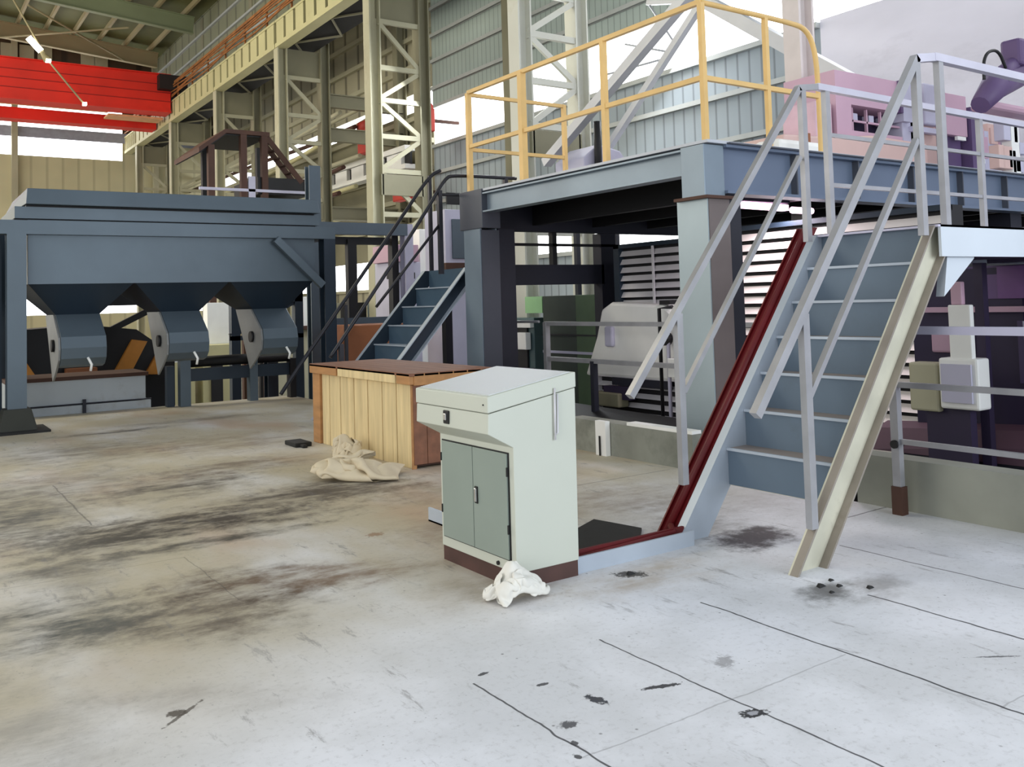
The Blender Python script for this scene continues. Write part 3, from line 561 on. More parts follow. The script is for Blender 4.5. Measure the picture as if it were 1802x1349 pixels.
# ================================================================ LEFT STAIRCASE
def stair(root_args, y0, y1, xf, ztop, slope, rise, n, wst, dst, mats, lip=.0, x_foot=None, st_ofs=.06, far=None):
    "stepped flight climbing along +X: nosing x = xf + z*slope"
    r = empty(*root_args)
    dv = V((slope, 0, 1)).normalized()
    for y in (y0, y1):
        s = wst if y == y0 else -wst
        zb = 0. if x_foot is None else x_foot
        a = V((xf+slope*zb-st_ofs, 0, zb)); b = V((xf+slope*ztop-st_ofs, 0, ztop))
        # plate web plus outward flanges; the foot is cut level with the floor
        run = dst*math.sqrt(1+slope*slope)
        k = MB(); k.prism([(a.x, a.z), (a.x+run, a.z), (b.x+run, b.z), (b.x, b.z)], 'Y', y, y+(.012 if y == y0 else -.012))
        k.build('stringer', far if far and y == y1 else mats[0], r)
        k = MB()
        t = .014*math.sqrt(1+slope*slope)
        for o in (0, run-t): k.prism([(a.x+o, a.z), (a.x+o+t, a.z), (b.x+o+t, b.z), (b.x+o, b.z)], 'Y', y, y-s)
        k.build('stringer_flange', far if far and y == y1 else mats[1], r)
    for j in range(n):
        z = ztop-rise*(j+1); x = xf+slope*z
        k = MB(); k.box((x, min(y0, y1)+.012, z-.012), (x+rise*slope+.01, max(y0, y1)-.012, z)); k.build('tread', mats[2], r)
        MB().box((x-.006, min(y0, y1)+.014, z-.014), (x+.012, max(y0, y1)-.014, z+.004)).build('nosing', steel_l, r)
    for j in range(n+1):
        z = ztop-rise*j; x = xf+slope*z+(.01 if j else 0)
        k = MB(); k.box((x, min(y0, y1)+.012, z-rise+.0), (x+.01, max(y0, y1)-.012, z-.012 if j else z)); k.build('riser', mats[3], r)
    return r
rl = stair(('back_staircase', (5.5, 11.7, 0), 'slate blue staircase with black handrails behind the wooden crate', 'staircase'), 11.2, 12.35, 5.03, 2.11, .885, .27, 7, .09, .2, (slate_d, steel_l, steel_l, slate_mid), x_foot=0.)
MB().box((6.9, 11.16, 1.92), (7.9, 12.4, 2.11)).build('landing', slate_d, rl)
for x, y in ((7.15, 11.3), (7.15, 12.25)): MB().box((x-.06, y-.06, -1.2), (x+.06, y+.06, 1.92)).build('landing_leg', navy, rl)
def rail(pts, m, r, name, s=.045):
    pts = [V(p) for p in pts]
    for a, b in zip(pts, pts[1:]):
        d = (b-a).normalized(); MB().bar(a-d*s*.3, b+d*s*.3, s, s, (0, 1, 0)).build(name, m, r)
ra = empty('stair_handrail', (6.5, 11.16, 2.1), 'black handrail on the near side of the back staircase, level part behind the yellow railing', 'handrail')
MB().tube(smooth_path([(4.744, 11.160, 0.941), (5.389, 11.160, 1.787), (6.202, 11.160, 2.871), (6.538, 11.160, 3.386), (6.700, 11.160, 3.435), (7.771, 11.160, 3.442)]), .026, 8).build('top_rail', blackrail, ra)
MB().tube([(5.417, 11.160, 1.580), (5.905, 11.160, 2.130), (6.454, 11.160, 2.742)], .02, 8).build('mid_rail', blackrail, ra)
MB().tube([(6.420, 11.160, 3.145), (7.606, 11.160, 3.161)], .02, 8).build('mid_rail', blackrail, ra)
for q in (((6.440, 11.160, 3.202), (6.433, 11.160, 2.017)), ((4.898, 11.160, 1.110), (4.921, 11.160, 0.701)), ((7.575, 11.160, 3.432), (7.544, 11.160, 2.532))): MB().box(V(q[0])-V((.03, .03, 0)), V((q[0][0]+.03, 11.19, q[1][2]))).build('post', blackrail, ra)
ra = empty('stair_handrail', (5.5, 12.38, 1), 'black handrail on the far side of the back staircase, its foot near the floor', 'handrail')
MB().tube(smooth_path([(4.518, 12.380, 0.400), (4.798, 12.380, 0.784), (5.649, 12.380, 1.872), (6.482, 12.380, 2.954), (6.977, 12.380, 3.602), (7.174, 12.380, 3.694)]), .028, 8).build('top_rail', blackrail, ra)
MB().box((6.95, 12.36, 2.1), (7.0, 12.41, 3.6)).build('post', blackrail, ra); MB().box((5.5, 12.36, .6), (5.54, 12.41, 1.62)).build('post', blackrail, ra)

# ================================================================ WOODEN CRATE
r = empty('wooden_crate', (4.65, 9.1, 0), 'large closed wooden crate of vertical pine planks behind the cream control cabinet', 'crate')
x0, x1, y0, y1, zt = 4.22, 5.12, 7.92, 10.42, .93
MB().box((x0+.03, y0+.03, .02), (x1-.03, y1-.03, zt-.04)).build('inner_box', brown_m, r)
ed = [10.42, 10.19, 9.970, 9.662, 9.294, 8.947, 8.605, 8.283, 7.944, 7.92]
for j in range(9):
    a, b = ed[j], ed[j+1]
    MB().box((x0-(.025 if j in (0, 8) else 0), b+.01, .0), (x0+.03, a-.01, zt-.1)).build('corner_post' if j in (0, 8) else 'plank', wood_o if j in (0, 8) else wood_l, r, .004)
ys = [10.44, 9.649, 8.197, 7.9]
for a, b, m_ in ((ys[0], ys[1]+.01, wood_o), (ys[1]-.03, ys[2]+.01, wood_l), (ys[2]-.02, ys[3], wood_o)): MB().box((x0-.05, b, zt-.11), (x0+.0, a, zt-.005)).build('top_batten', m_, r, .004)
for j in range(6): MB().box((x0+j*.15, y0, .04), (x0+j*.15+.145, y0+.03, zt-.12)).build('plank', wood_d, r, .004)
MB().box((x0, y0-.03, zt-.12), (x1, y0+.0, zt-.005)).build('top_batten', wood_o, r, .004)
for j in range(6): MB().box((x0-.05+j*.165, y0-.03, zt-.03), (x0-.05+j*.165+.16, y1+.02, zt)).build('lid_board', wood_d, r, .003)
k = MB(); k.box((3.85, 10.1, 0), (4.05, 10.45, .05)); k.box((3.9, 10.0, .0), (3.96, 10.5, .035)); thing_mesh(k, 'scrap_block', rubber, 'small black block on the deck left of the crate', 'block', bevel=.01)

# ================================================================ CONTROL CABINET
r = empty('control_cabinet', (3.1, 4.65, 0), 'cream grey control desk cabinet with sloping lid and two doors, amid the deck', 'cabinet')
ya, yb = 4.24, 5.06
MB().prism([(2.88, .09), (3.32, .09), (3.33, 1.085), (2.72, .985), (2.715, .875), (2.88, .785)], 'Y', ya, yb).build('body', cab_m, r, .004)
MB().prism([(2.715, .989), (3.335, 1.089), (3.335, 1.178), (2.715, 1.08)], 'Y', ya-.004, yb+.004).build('lid', cab_m, r, .006)
MB().prism([(2.74, 1.0835), (3.31, 1.1745), (3.31, 1.1795), (2.74, 1.0885)], 'Y', ya+.02, yb-.02).build('lid_panel', lid_m, r)
MB().box((2.875, ya+.045, .15), (2.881, yb-.03, .752)).build('door_gap', black, r)
for a, b, nm in ((4.66, 5.02, 'l'), (4.295, 4.654, 'r')):
    d = MB().box((2.866, a, .157), (2.88, b, .745)).build('door', door_m, r, .002)
    hy = b+.002 if nm == 'l' else a-.008
    for z in (.3, .62): MB().box((2.862, hy, z), (2.872, hy+.008, z+.05)).build('hinge', black, d)
    if nm == 'r':
        MB().box((2.858, 4.60, .42), (2.867, 4.632, .52)).build('handle_recess', black, d, .004)
        MB().box((2.85, 4.604, .43), (2.86, 4.626, .51)).build('handle', chrome, d, .004)
lk = MB().box((2.708, 4.655, .893), (2.72, 4.72, .972)).build('lock_plate', black, r, .006)
MB().box((2.698, 4.672, .915), (2.71, 4.70, .955)).build('lock_barrel', chrome, lk, .004)
MB().box((2.71, 4.275, 1.03), (2.716, 4.283, 1.038)).build('screw', black, r)
MB().tube([(3.17, 4.226, 1.095), (3.165, 4.226, .80)], .006, 6).build('lid_stay', louv, r)
MB().tube([(3.19, 4.228, 1.06), (3.185, 4.228, .84), (3.172, 4.228, .832)], .006, 6).build('lid_stay', louv, r)
MB().box((2.886, ya+.005, 0), (3.315, yb-.005, .09)).build('plinth', plinth_m, r)
MB().cyl((2.87, 4.42, .115), (2.88, 4.42, .115), .012).build('earth_screw', black, r)
# cable tray: silver wall with a dark red trough, on the deck and up the stair side
r = empty('cable_tray', (4.27, 4.4, 0), 'silver tray with dark red trough running from the cabinet and up the stair side', 'cable tray')
def dirx(z, xf=4.235, sl=.766): return xf+sl*z
MB().box((3.33, 4.265, 0), (4.285, 4.28, .095)).build('side_wall', steel_l, r)
MB().box((3.33, 4.37, .02), (4.3, 4.39, .10)).build('trough', redch, r)
MB().box((3.33, 4.28, .012), (4.3, 4.39, .03)).build('trough', redch, r)
MB().tube([(3.34, 4.34, .06), (4.2, 4.36, .075), (4.25, 4.44, .1)], .022, 8).build('cable', redch, r)
k = MB(); k.prism([(4.245, .0), (4.30, .0), (dirx(2.1)+.06, 2.1), (dirx(2.1)+.01, 2.1)], 'Y', 4.435, 4.56); k.build('trough', redch, r)
k = MB(); k.prism([(4.22, .0), (4.30, .0), (dirx(2.1)+.06, 2.1), (dirx(2.1)-.015, 2.1)], 'Y', 4.56, 4.572); k.build('side_wall', redch, r)
MB().tube([(4.25, 4.49, .04), (dirx(1)-.0, 4.485, 1.0), (dirx(2.1)-.0, 4.49, 2.1)], .025, 8).build('cable', redch, r)
k = MB(); k.box((3.3, 5.07, 0), (3.315, 6.0, .1)); k.box((3.3, 5.07, .0), (3.42, 6.0, .012)); thing_mesh(k, 'cable_tray', steel_l, 'short pale tray end poking out left of the cabinet', 'cable tray')
k = MB(); k.hexa([(3.60, 4.60, .0), (3.72, 4.95, .0), (4.22, 5.2, .0), (4.30, 4.78, 0), (4.12, 4.60, 0)], [(3.60, 4.60, .014), (3.72, 4.95, .012), (4.22, 5.2, .012), (4.30, 4.78, .014), (4.12, 4.60, .02)]); thing_mesh(k, 'rubber_mat', rubber, 'black rubber sheet lying behind the red lined tray', 'mat')

# ================================================================ FRONT STAIRCASE, LANDING AND RAILS
rs = stair(('front_staircase', (4.6, 3.87, 0), 'blue grey staircase with bright channel stringers in the right foreground', 'staircase'), 3.475, 4.375, 4.295, 2.03, .766, .245, 6, .055, .22, (string_m, flange_m, treadtop_m, tread_m), x_foot=0., far=steel_l)
MB().box((5.83, 3.40, 1.82), (9.6, 3.42, 2.035)).build('landing_fascia', fascia_m, rs)
MB().box((5.80, 3.40, 2.02), (9.6, 4.42, 2.035)).build('landing_deck', lilac, rs)
MB().box((5.95, 4.36, 1.82), (9.6, 4.38, 2.02)).build('landing_fascia', steel_l, rs)
for x in (7.0, 8.2, 9.4): MB().box((x, 3.42, 1.82), (x+.06, 4.36, 2.02)).build('joist', purple_d, rs)
for x, y in ((7.92, 3.5), (7.92, 4.28)): MB().box((x-.04, y-.04, -1.2), (x+.04, y+.04, 1.82)).build('landing_leg', purple_d, rs)
MB().hexa([(5.9, 3.44, 1.55), (5.9, 3.5, 1.55), (5.96, 3.5, 1.82), (5.96, 3.44, 1.82)], [(6.3, 3.44, 1.81), (6.3, 3.5, 1.81), (6.3, 3.5, 1.83), (6.3, 3.44, 1.83)]).build('gusset', fascia_m, rs)
MB().box((4.74, 3.5, .31), (4.80, 4.36, .33)).build('bottom_lip', string_m, rs)
ra = empty('handrail', (5.7, 3.44, 2), 'pale handrail on the right side of the front staircase and along the landing', 'handrail')
Yr = 3.44
MB().bar((3.962, Yr, .93), (5.70, Yr, 3.16), .055, .05, (0, 1, 0)).build('top_rail', rail_m, ra)
MB().bar((5.68, Yr, 3.15), (5.92, Yr, 3.19), .055, .05, (0, 1, 0)).build('top_rail', rail_lit, ra)
MB().bar((5.90, Yr, 3.19), (9.5, Yr, 3.175), .055, .055, (0, 1, 0)).build('top_rail', rail_lit, ra)
MB().bar((4.415, Yr, .985), (5.66, Yr, 2.60), .035, .04, (0, 1, 0)).build('mid_rail', rail_m, ra)
for x, z0, z1 in ((4.41, .24, 1.48), (5.69, 1.96, 3.14), (5.97, 2.03, 3.18), (9.0, 2.03, 3.16)): MB().box((x-.028, Yr-.022, z0), (x+.028, Yr+.022, z1)).build('post', rail_m, ra)
ra = empty('handrail', (5.7, 4.34, 2), 'pale handrail on the far side of the front staircase, running off along the landing', 'handrail')
Yr = 4.33
MB().bar((3.834, Yr, .984), (5.61, Yr, 3.13), .045, .045, (0, 1, 0)).build('top_rail', rail_m, ra)
MB().bar((5.60, Yr, 3.13), (5.84, Yr, 3.165), .045, .045, (0, 1, 0)).build('top_rail', rail_m, ra)
MB().bar((5.82, Yr, 3.165), (9.5, Yr, 3.135), .05, .05, (0, 1, 0)).build('top_rail', rail_lit, ra)
MB().bar((4.30, Yr, .976), (5.59, Yr, 2.613), .035, .035, (0, 1, 0)).build('mid_rail', rail_m, ra)
for z in (2.805, 2.42): MB().bar((5.92, Yr, z), (9.5, Yr, z-.0), .03, .03, (0, 1, 0)).build('mid_rail', rail_m, ra)
for x, z0, z1 in ((4.275, .38, 1.49), (5.645, 1.98, 3.13), (5.93, 2.03, 3.15), (8.13, 2.03, 3.13)): MB().box((x-.026, Yr-.022, z0), (x+.026, Yr+.022, z1)).build('post', rail_m, ra)
# guard rail along the deck edge at the right
ra = empty('guard_rail', (6.0, 3.9, 0), 'grey guard rail of three bars at the deck edge right of the front staircase', 'railing')
MB().box((5.955, 3.87, 0), (6.01, 3.93, .93)).build('post', rail_m, ra)
MB().box((5.945, 3.86, 0), (6.02, 3.94, .2)).build('foot_sleeve', brown_m, ra)
MB().box((5.96, .5, 0), (6.01, .55, 1.33)).build('post', rail_m, ra)
for z, s in ((1.315, .055), (.925, .04), (.52, .035)): MB().box((5.985-s/2, .5, z-s/2), (5.985+s/2, 3.93, z+s/2)).build('bar', rail_m if z < 1.2 else lilac, ra)
MB().cyl((5.94, 3.9, .5), (6.03, 3.9, .5), .03).build('clamp', black, ra)
# ================================================================ THE BIG PLATFORM
r = empty('steel_platform', (6.9, 6.5, -1.2), 'large steel working platform on H columns with blue grey edge beams, behind the front staircase', 'platform')
MB().ibeam((6.80, 6.62, 2.97), (6.80, 10.6, 2.97), .18, .27, .02).build('front_beam', plat_m, r)
MB().box((6.70, 6.34, 2.60), (6.99, 6.66, 3.12)).build('corner_box', plat_m, r, .006)
MB().box((6.66, 6.28, 2.57), (7.06, 6.74, 2.60)).build('corner_plate', brown_m, r)
MB().box((6.70, 10.46, 2.62), (7.0, 11.05, 3.16)).build('corner_box', plat_d, r, .006)
k = MB(); k.box((6.99, 6.40, 2.66), (16.2, 6.42, 3.12)); k.box((6.99, 6.30, 3.10), (16.2, 6.52, 3.13)); k.box((6.99, 6.30, 2.63), (16.2, 6.52, 2.66)); k.build('side_beam', plat_blue, r)
for j in range(7): MB().box((8.1+j*1.1, 6.32, 2.66), (8.12+j*1.1, 6.40, 3.10)).build('web_stiffener', plat_d, r)
MB().box((7.0, 6.26, 3.13), (16.2, 6.4, 3.145)).build('edge_strip', plat_d, r)
MB().box((6.72, 6.3, 3.13), (16.2, 11.08, 3.16)).build('deck_plate', plat_pale, r)
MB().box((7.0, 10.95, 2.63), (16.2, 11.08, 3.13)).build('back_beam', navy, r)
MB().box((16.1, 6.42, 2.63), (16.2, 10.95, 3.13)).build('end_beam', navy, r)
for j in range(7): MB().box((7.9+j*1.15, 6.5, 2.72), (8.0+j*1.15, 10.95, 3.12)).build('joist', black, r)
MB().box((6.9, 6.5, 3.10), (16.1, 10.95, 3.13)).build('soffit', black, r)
MB().ibeam((6.86, 6.545, -1.2), (6.86, 6.545, 2.58), .42, .28, .03, (1, 0, 0)).build('column', plat_col, r)
MB().ibeam((6.86, 10.77, -1.2), (6.86, 10.77, 2.62), .42, .28, .03, (1, 0, 0)).build('column', plat_m, r)
MB().box((7.02, 6.40, -1.2), (7.28, 6.48, 2.62)).build('column_side_shade', navy, r)  # added dark sheets put shade on the column sides
MB().box((6.735, 6.325, -1.2), (7.03, 6.345, 2.575)).build('column_side_shade', mat('brown_grey_shade', (112, 102, 100), .5, .2, .1, 2.), r)
MB().box((6.735, 10.545, -1.2), (7.03, 10.562, 2.6)).build('column_side_shade', plat_d, r)
MB().box((7.02, 10.56, -1.2), (7.3, 10.66, 2.62)).build('column_side_shade', navy, r)
MB().box((9.25, 11.0, -1.2), (9.55, 11.2, 2.63)).build('column', navy, r)
MB().box((12.9, 6.5, -1.2), (13.2, 6.8, 2.63)).build('column', navy, r); MB().box((12.9, 10.8, -1.2), (13.2, 11.1, 2.63)).build('column', navy, r)
MB().box((7.3, 11.0, 1.84), (9.3, 11.16, 2.14)).build('cross_beam', navy, r)
MB().box((9.5, 11.0, 1.75), (13, 11.16, 2.1)).build('cross_beam', black, r)
MB().box((7.3, 11.0, 2.42), (13, 11.05, 2.46)).build('tie_bar', black, r)
MB().box((8.3, 11.0, 2.14), (8.38, 11.1, 2.63)).build('hanger', black, r)

r = empty('yellow_railing', (6.9, 6.5, 3.16), 'yellow guard railing around the platform top', 'railing')
t = .026
def pr_(a, b, s=t): MB().bar(a, b, s*2, s*2).build('rail', yellow_m, r)
pr_((6.9, 6.48, 4.63), (6.9, 11.06, 4.63)); pr_((6.9, 6.48, 3.84), (6.9, 11.06, 3.84))
MB().tube(smooth_path([(6.9, 6.5, 4.63), (8.3, 6.5, 4.63), (8.62, 6.5, 4.6), (8.76, 6.5, 4.35), (8.78, 6.5, 3.85), (8.78, 6.5, 3.16)], 2), .03, 8).build('end_loop', yellow_m, r)
pr_((6.9, 6.5, 3.84), (8.78, 6.5, 3.84), .025)
pr_((6.9, 11.06, 4.6), (8.64, 11.06, 4.6), .025); pr_((6.9, 11.06, 3.80), (8.64, 11.06, 3.80), .025)
for x, y, s in ((6.9, 11.06, .035), (6.9, 8.05, .032), (6.9, 6.49, .028), (6.9, 9.72, .042), (7.9, 6.5, .026), (8.64, 11.06, .03), (7.85, 11.06, .022)):
    MB().box((x-s, y-s, 3.16), (x+s, y+s, 4.62)).build('post', yellow_m, r)
    
# ---------------------------------------------------------------- machines on the platform
r = empty('mauve_machine', (12, 8.2, 3.16), 'large mauve machine cabinet with a dark open bay on the platform', 'machine')
k = MB(); z0, z1 = 3.80, 4.79
k.box((11.19, 8.0, z0), (11.55, 8.9, z1)); k.box((11.55, 8.0, 4.32), (12.8, 8.9, z1)); k.box((11.55, 8.0, z0), (12.8, 8.9, 3.94)); k.box((11.55, 8.5, 3.94), (12.8, 8.9, 4.32)); k.build('housing', pink_m, r)
MB().box((11.56, 8.44, 3.94), (12.95, 8.5, 4.31)).build('dark_bay', purple_d, r)
for x, z, s in ((11.7, 4.12, .03), (12.05, 4.12, .03), (12.4, 4.15, .03)): MB().box((x, 8.1, 3.94), (x+.03, 8.14, 4.31)).build('bay_post', pink_m, r)
MB().box((11.6, 8.1, 4.1), (12.9, 8.13, 4.13)).build('bay_rail', pink_m, r)
for x in (11.75, 12.15, 12.6): MB().box((x, 8.12, 4.13), (x+.12, 8.25, 4.24)).build('fitting', lilac, r, .01)
MB().box((12.72, 7.95, 4.3), (12.78, 8.9, 4.8)).build('dark_edge', purple, r)
MB().box((12.79, 7.96, 4.18), (13.02, 8.7, 4.78)).build('lilac_panel', lilac, r)
MB().prism([(9.8, 3.16), (13.3, 3.16), (13.3, 3.86), (11.9, 3.88), (10.9, 3.78), (9.9, 3.74)], 'Y', 7.9, 9.0).build('base', salmon, r, .03)
MB().box((10.25, 7.86, 3.5), (10.4, 7.9, 3.78)).build('bracket', rust, r)
MB().box((10.75, 8.02, 3.75), (11.12, 8.6, 4.3)).build('side_column', mat('pale_mauve', (208, 176, 190), .5), r, .02)
MB().box((12.9, 8.05, 3.7), (13.2, 8.8, 4.25)).build('pipe_block', lilac, r, .02)
r = empty('mauve_cabinet', (13.6, 8.4, 3.16), 'middle mauve cabinet with a lilac panel right of the large mauve machine', 'machine')
MB().box((13.1, 8.05, 3.16), (13.45, 8.9, 4.72)).build('housing', pink_m, r, .01)
MB().box((13.45, 8.0, 4.2), (13.85, 8.8, 4.86)).build('lilac_panel', lilac, r, .03); MB().box((13.45, 8.1, 3.16), (13.9, 8.9, 4.2)).build('lower_body', salmon, r, .01)
MB().box((13.05, 7.95, 4.05), (13.8, 8.05, 4.13)).build('shelf', lilac, r)
r = empty('mauve_cabinet', (14.5, 8.4, 3.16), 'right mauve cabinet with a plum column before the plaster wall', 'machine')
MB().box((14.0, 8.05, 4.1), (14.75, 8.9, 4.78)).build('housing', pink_m, r, .01)
MB().box((14.05, 8.15, 3.16), (14.7, 8.9, 4.1)).build('dark_body', purple, r, .01)
MB().box((14.78, 8.0, 3.16), (14.92, 8.5, 4.6)).build('column', purple, r)
MB().box((14.35, 8.0, 4.02), (14.6, 8.05, 4.08)).build('label_strip', white_m, r)
r = empty('valve_block', (15.3, 8.2, 3.16), 'cluster of pale blocks and boxes right of the mauve cabinets', 'machine')
rnd = random.Random(3)
for q in range(12):
    x = 15.0+rnd.random()*1.0; z = 3.16+rnd.random()*1.0; w_ = .12+rnd.random()*.25
    MB().box((x, 8.0+rnd.random()*.2, z), (x+w_, 8.5, z+.15+rnd.random()*.3)).build('block', [white_m, lilac, salmon, pink_m][q % 4], r, .01)
MB().box((14.95, 8.2, 3.16), (16.1, 8.6, 4.3)).build('core', lilac, r)
r = empty('white_block', (9.0, 7.1, 3.16), 'white rounded block on the platform edge behind the stair handrail', 'block')
MB().box((8.55, 6.9, 3.16), (9.4, 7.3, 3.42)).build('body', white_m, r, .06)
r = empty('robot_arm', (13.6, 6.6, 3.16), 'plum robot arm with a black hose loop at the right edge', 'robot arm')
MB().tube([(13.680, 6.600, 4.707), (12.893, 6.600, 4.451), (12.455, 6.600, 4.124)], [.16, .2, .13], 12).build('arm', purple, r)
MB().tube([(13.924, 6.600, 5.127), (13.281, 6.600, 4.742), (12.893, 6.600, 4.451)], [.1, .11, .2], 12).build('upper_arm', purple, r)
MB().box(V((13.544, 6.600, 4.958))-V((.2, .15, .18)), V((13.544, 6.600, 4.958))+V((.25, .15, .22))).build('motor', purple, r, .05)
MB().tube(smooth_path([(13.001, 6.500, 4.685), (12.827, 6.500, 4.921), (12.535, 6.500, 4.866), (12.400, 6.500, 4.690), (12.405, 6.500, 4.454)]), .022, 8).build('hose', black, r)
MB().tube([(12.777, 6.600, 4.357), (13.837, 6.600, 4.641)], .04, 8).build('link_bar', lilac, r)
MB().box((12.713, 6.550, 4.220), (14.305, 6.900, 4.103)).build('gripper', pink_m, r, .06)
MB().tube([(13.597, 6.800, 4.023), (13.597, 6.8, 3.16)], .12, 14).build('pedestal', lilac, r)
rnd = random.Random(5)
for q in range(9):
    x = 12.886+rnd.random()*.6; z = 3.16+rnd.random()*.55
    MB().box((x, 6.6, z if q else 3.16), (x+.1+rnd.random()*.15, 6.75, z+.15+rnd.random()*.2)).build('base_block', [white_m, salmon, lilac][q % 3], r, .01)
# pale lump behind the yellow railing
r = empty('duct_hood', (12.4, 15, -1.2), 'pale grey hooded duct behind the yellow railing beside the lattice column', 'duct')
MB().prism([(11.9, 3.9), (13.2, 3.9), (13.2, 4.4), (12.9, 4.75), (12.3, 4.85), (11.9, 4.55)], 'Y', 14.6, 15.6).build('hood', lilac, r, .03)
for x in (12.0, 13.1): MB().box((x-.05, 15.0, -1.2), (x+.05, 15.1, 3.9)).build('leg', navy, r)
MB().tube([(12.2, 14.5, 4.0), (12.2, 14.5, 5.3)], .08, 8).build('pipe', black, r)

# ================================================================ UNDER THE PLATFORM
def louvre(lab, X0, y0, y1, z0, z1, n, m, tilt=.05, frame=slate_d, mid=True):
    r = empty('louvred_panel', (X0, (y0+y1)/2, z0), lab, 'louvre')
    MB().box((X0+.08, y0, z0), (X0+.3, y1, z1)).build('backing', black, r)
    MB().box((X0-.02, y1-.12, z0), (X0+.1, y1, z1)).build('frame_post', frame, r); MB().box((X0-.02, y0, z1-.06), (X0+.1, y1, z1)).build('frame_top', frame, r)
    h = (z1-z0-.08)/n
    for j in range(n):
        z = z0+.02+j*h
        MB().hexa([(X0, y0, z), (X0+.01, y0, z), (X0+.01, y1-.12, z), (X0, y1-.12, z)], [(X0+tilt, y0, z+h*.66), (X0+tilt+.01, y0, z+h*.66), (X0+tilt+.01, y1-.12, z+h*.66), (X0+tilt, y1-.12, z+h*.66)]).build('slat', m, r)
    if mid: MB().box((X0-.015, (y0+y1)/2-.02, z0), (X0, (y0+y1)/2+.02, z1)).build('mullion', m, r)
    return r
louvre('grey louvred panel under the platform above the white machine', 9.0, 8.72, 10.4, 1.47, 2.40, 7, louv)
louvre('tall beige louvred panel right of the near platform column', 9.05, 5.2, 8.6, -.4, 2.48, 21, louv_b, mid=False)
louvre('low pale slatted panel below the white machine', 8.75, 8.72, 10.7, -.25, .52, 5, louv, .12, louv, False)
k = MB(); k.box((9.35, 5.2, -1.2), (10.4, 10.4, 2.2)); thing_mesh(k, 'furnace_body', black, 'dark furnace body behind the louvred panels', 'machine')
r = empty('white_press', (8.9, 9.6, -1.2), 'white rounded machine cover with an oval hatch under the platform', 'machine')
MB().prism([(8.80, .45), (10.85, .45), (10.55, 1.05), (10.42, 1.45), (10.2, 1.55), (9.1, 1.5), (8.80, 1.3)], 'X', 8.72, 9.0).build('cover', white_m, r, .05)
MB().box((8.66, 10.12, .90), (8.73, 10.3, 1.2)).build('hatch', lilac, r, .03)
MB().box((8.7, 9.0, .35), (8.74, 10.2, .46)).build('seam_bar', navy, r)
MB().box((8.62, 9.75, .16), (8.74, 10.3, .34)).build('drawer', purple_d, r); MB().box((8.55, 9.9, .05), (8.75, 10.5, .25)).build('tool_box', cream_d, r, .02)
MB().box((8.92, 9.0, -1.2), (9.0, 10.5, .45)).build('stand', black, r)
MB().box((8.65, 8.9, 1.5), (8.8, 9.1, 1.56)).build('clamp', black, r)
r = empty('pipe_manifold', (8.4, 8.5, -1.2), 'dark valves and pipes beside the near platform column under the platform', 'pipework')
for q, (y, z) in enumerate([(8.95, 1.45), (8.8, 1.2), (8.65, 1.0)]): MB().tube([(8.5, y, -1.2), (8.5, y, z), (8.5, y-.25, z+.02)], .025, 8).build('pipe', [black, lilac, brown_m][q], r)
MB().cyl((8.45, 8.85, 1.05), (8.55, 8.85, 1.05), .09).build('valve', black, r); MB().box((8.42, 8.55, .55), (8.52, 8.75, .8)).build('box', white_m, r, .01)
r = empty('green_cabinet', (11.2, 14, -1.2), 'row of green switch cabinets under the platform', 'cabinet')
MB().box((11, 15.0, 1.35), (11.6, 15.6, 1.69)).build('lit_end', green_l, r)  # light falling on this end is put into its colour
MB().box((11, 13.9, -1.2), (11.6, 14.98, 1.69)).build('cabinet_body', mat('deep_green_paint', (50, 62, 52), .6), r, .01)
MB().box((10.98, 13.2, -1.2), (11.6, 13.88, 1.69)).build('cabinet_body', green_d, r, .01)
MB().box((10.97, 13.2, .9), (10.99, 14.98, .93)).build('seam', black, r); MB().box((10.97, 13.2, .55), (10.99, 14.98, .6)).build('seam', lilac, r)
block_machine('teal piping cabinet with small white tank left of the green cabinets', (11.5, 16, -1.2), [('frame', teal, (11, 15.3, -1.2), (11.4, 17.2, 1.25)), ('panel', black, (10.95, 15.5, .2), (11, 16.9, 1.1)), ('tank', white_m, (10.85, 15.4, .6), (10.98, 15.75, .95)), ('strip', white_m, (10.9, 15.3, 1.05), (11, 16.0, 1.2)), ('duct', purple_d, (10.95, 16.0, .4), (11, 17.1, .5)), ('shelf', purple_d, (10.93, 15.3, .15), (11, 17.2, .22))])
ra = empty('guard_rail', (7.95, 10, -1.2), 'grey guard rail under the platform before the green cabinets', 'railing')
MB().tube([(8.0, 12.4, 1.28), (8.0, 11.0, 1.29)], .02, 8).build('bar', rail_m, ra)
MB().box((7.97, 6.7, 1.235), (8.03, 10.85, 1.29)).build('bar', rail_m, ra); MB().box((7.97, 6.7, .72), (8.03, 10.85, .78)).build('bar', rail_m, ra)
for y in (10.82, 9.75, 6.75): MB().box((7.96, y-.035, -1.2), (8.04, y+.035, 1.28 if y != 9.75 else .75)).build('post', navy if y != 10.82 else rail_m, ra)
r = empty('shade_filler', (7.6, 8, -1.2), 'black filler for the shadowy space under the rail beyond the low wall', 'machine')  # black shape stands in for shade in the open space
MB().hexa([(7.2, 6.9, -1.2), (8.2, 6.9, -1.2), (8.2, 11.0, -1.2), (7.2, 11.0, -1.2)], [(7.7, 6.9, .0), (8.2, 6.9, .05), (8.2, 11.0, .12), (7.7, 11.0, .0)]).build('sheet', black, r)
k = MB(); k.box((6.1, 6.05, .33), (6.22, 6.95, .36)); k.build('trim_8', white_m, kind='structure')
r = empty('white_post', (6.05, 7.3, 0), 'short white slotted post at the deck edge behind the cabinet', 'post')
MB().box((6.03, 7.2, 0), (6.09, 7.36, .35)).build('post', white_m, r); MB().box((6.012, 7.27, 0), (6.02, 7.29, .2)).build('slot', black, r)

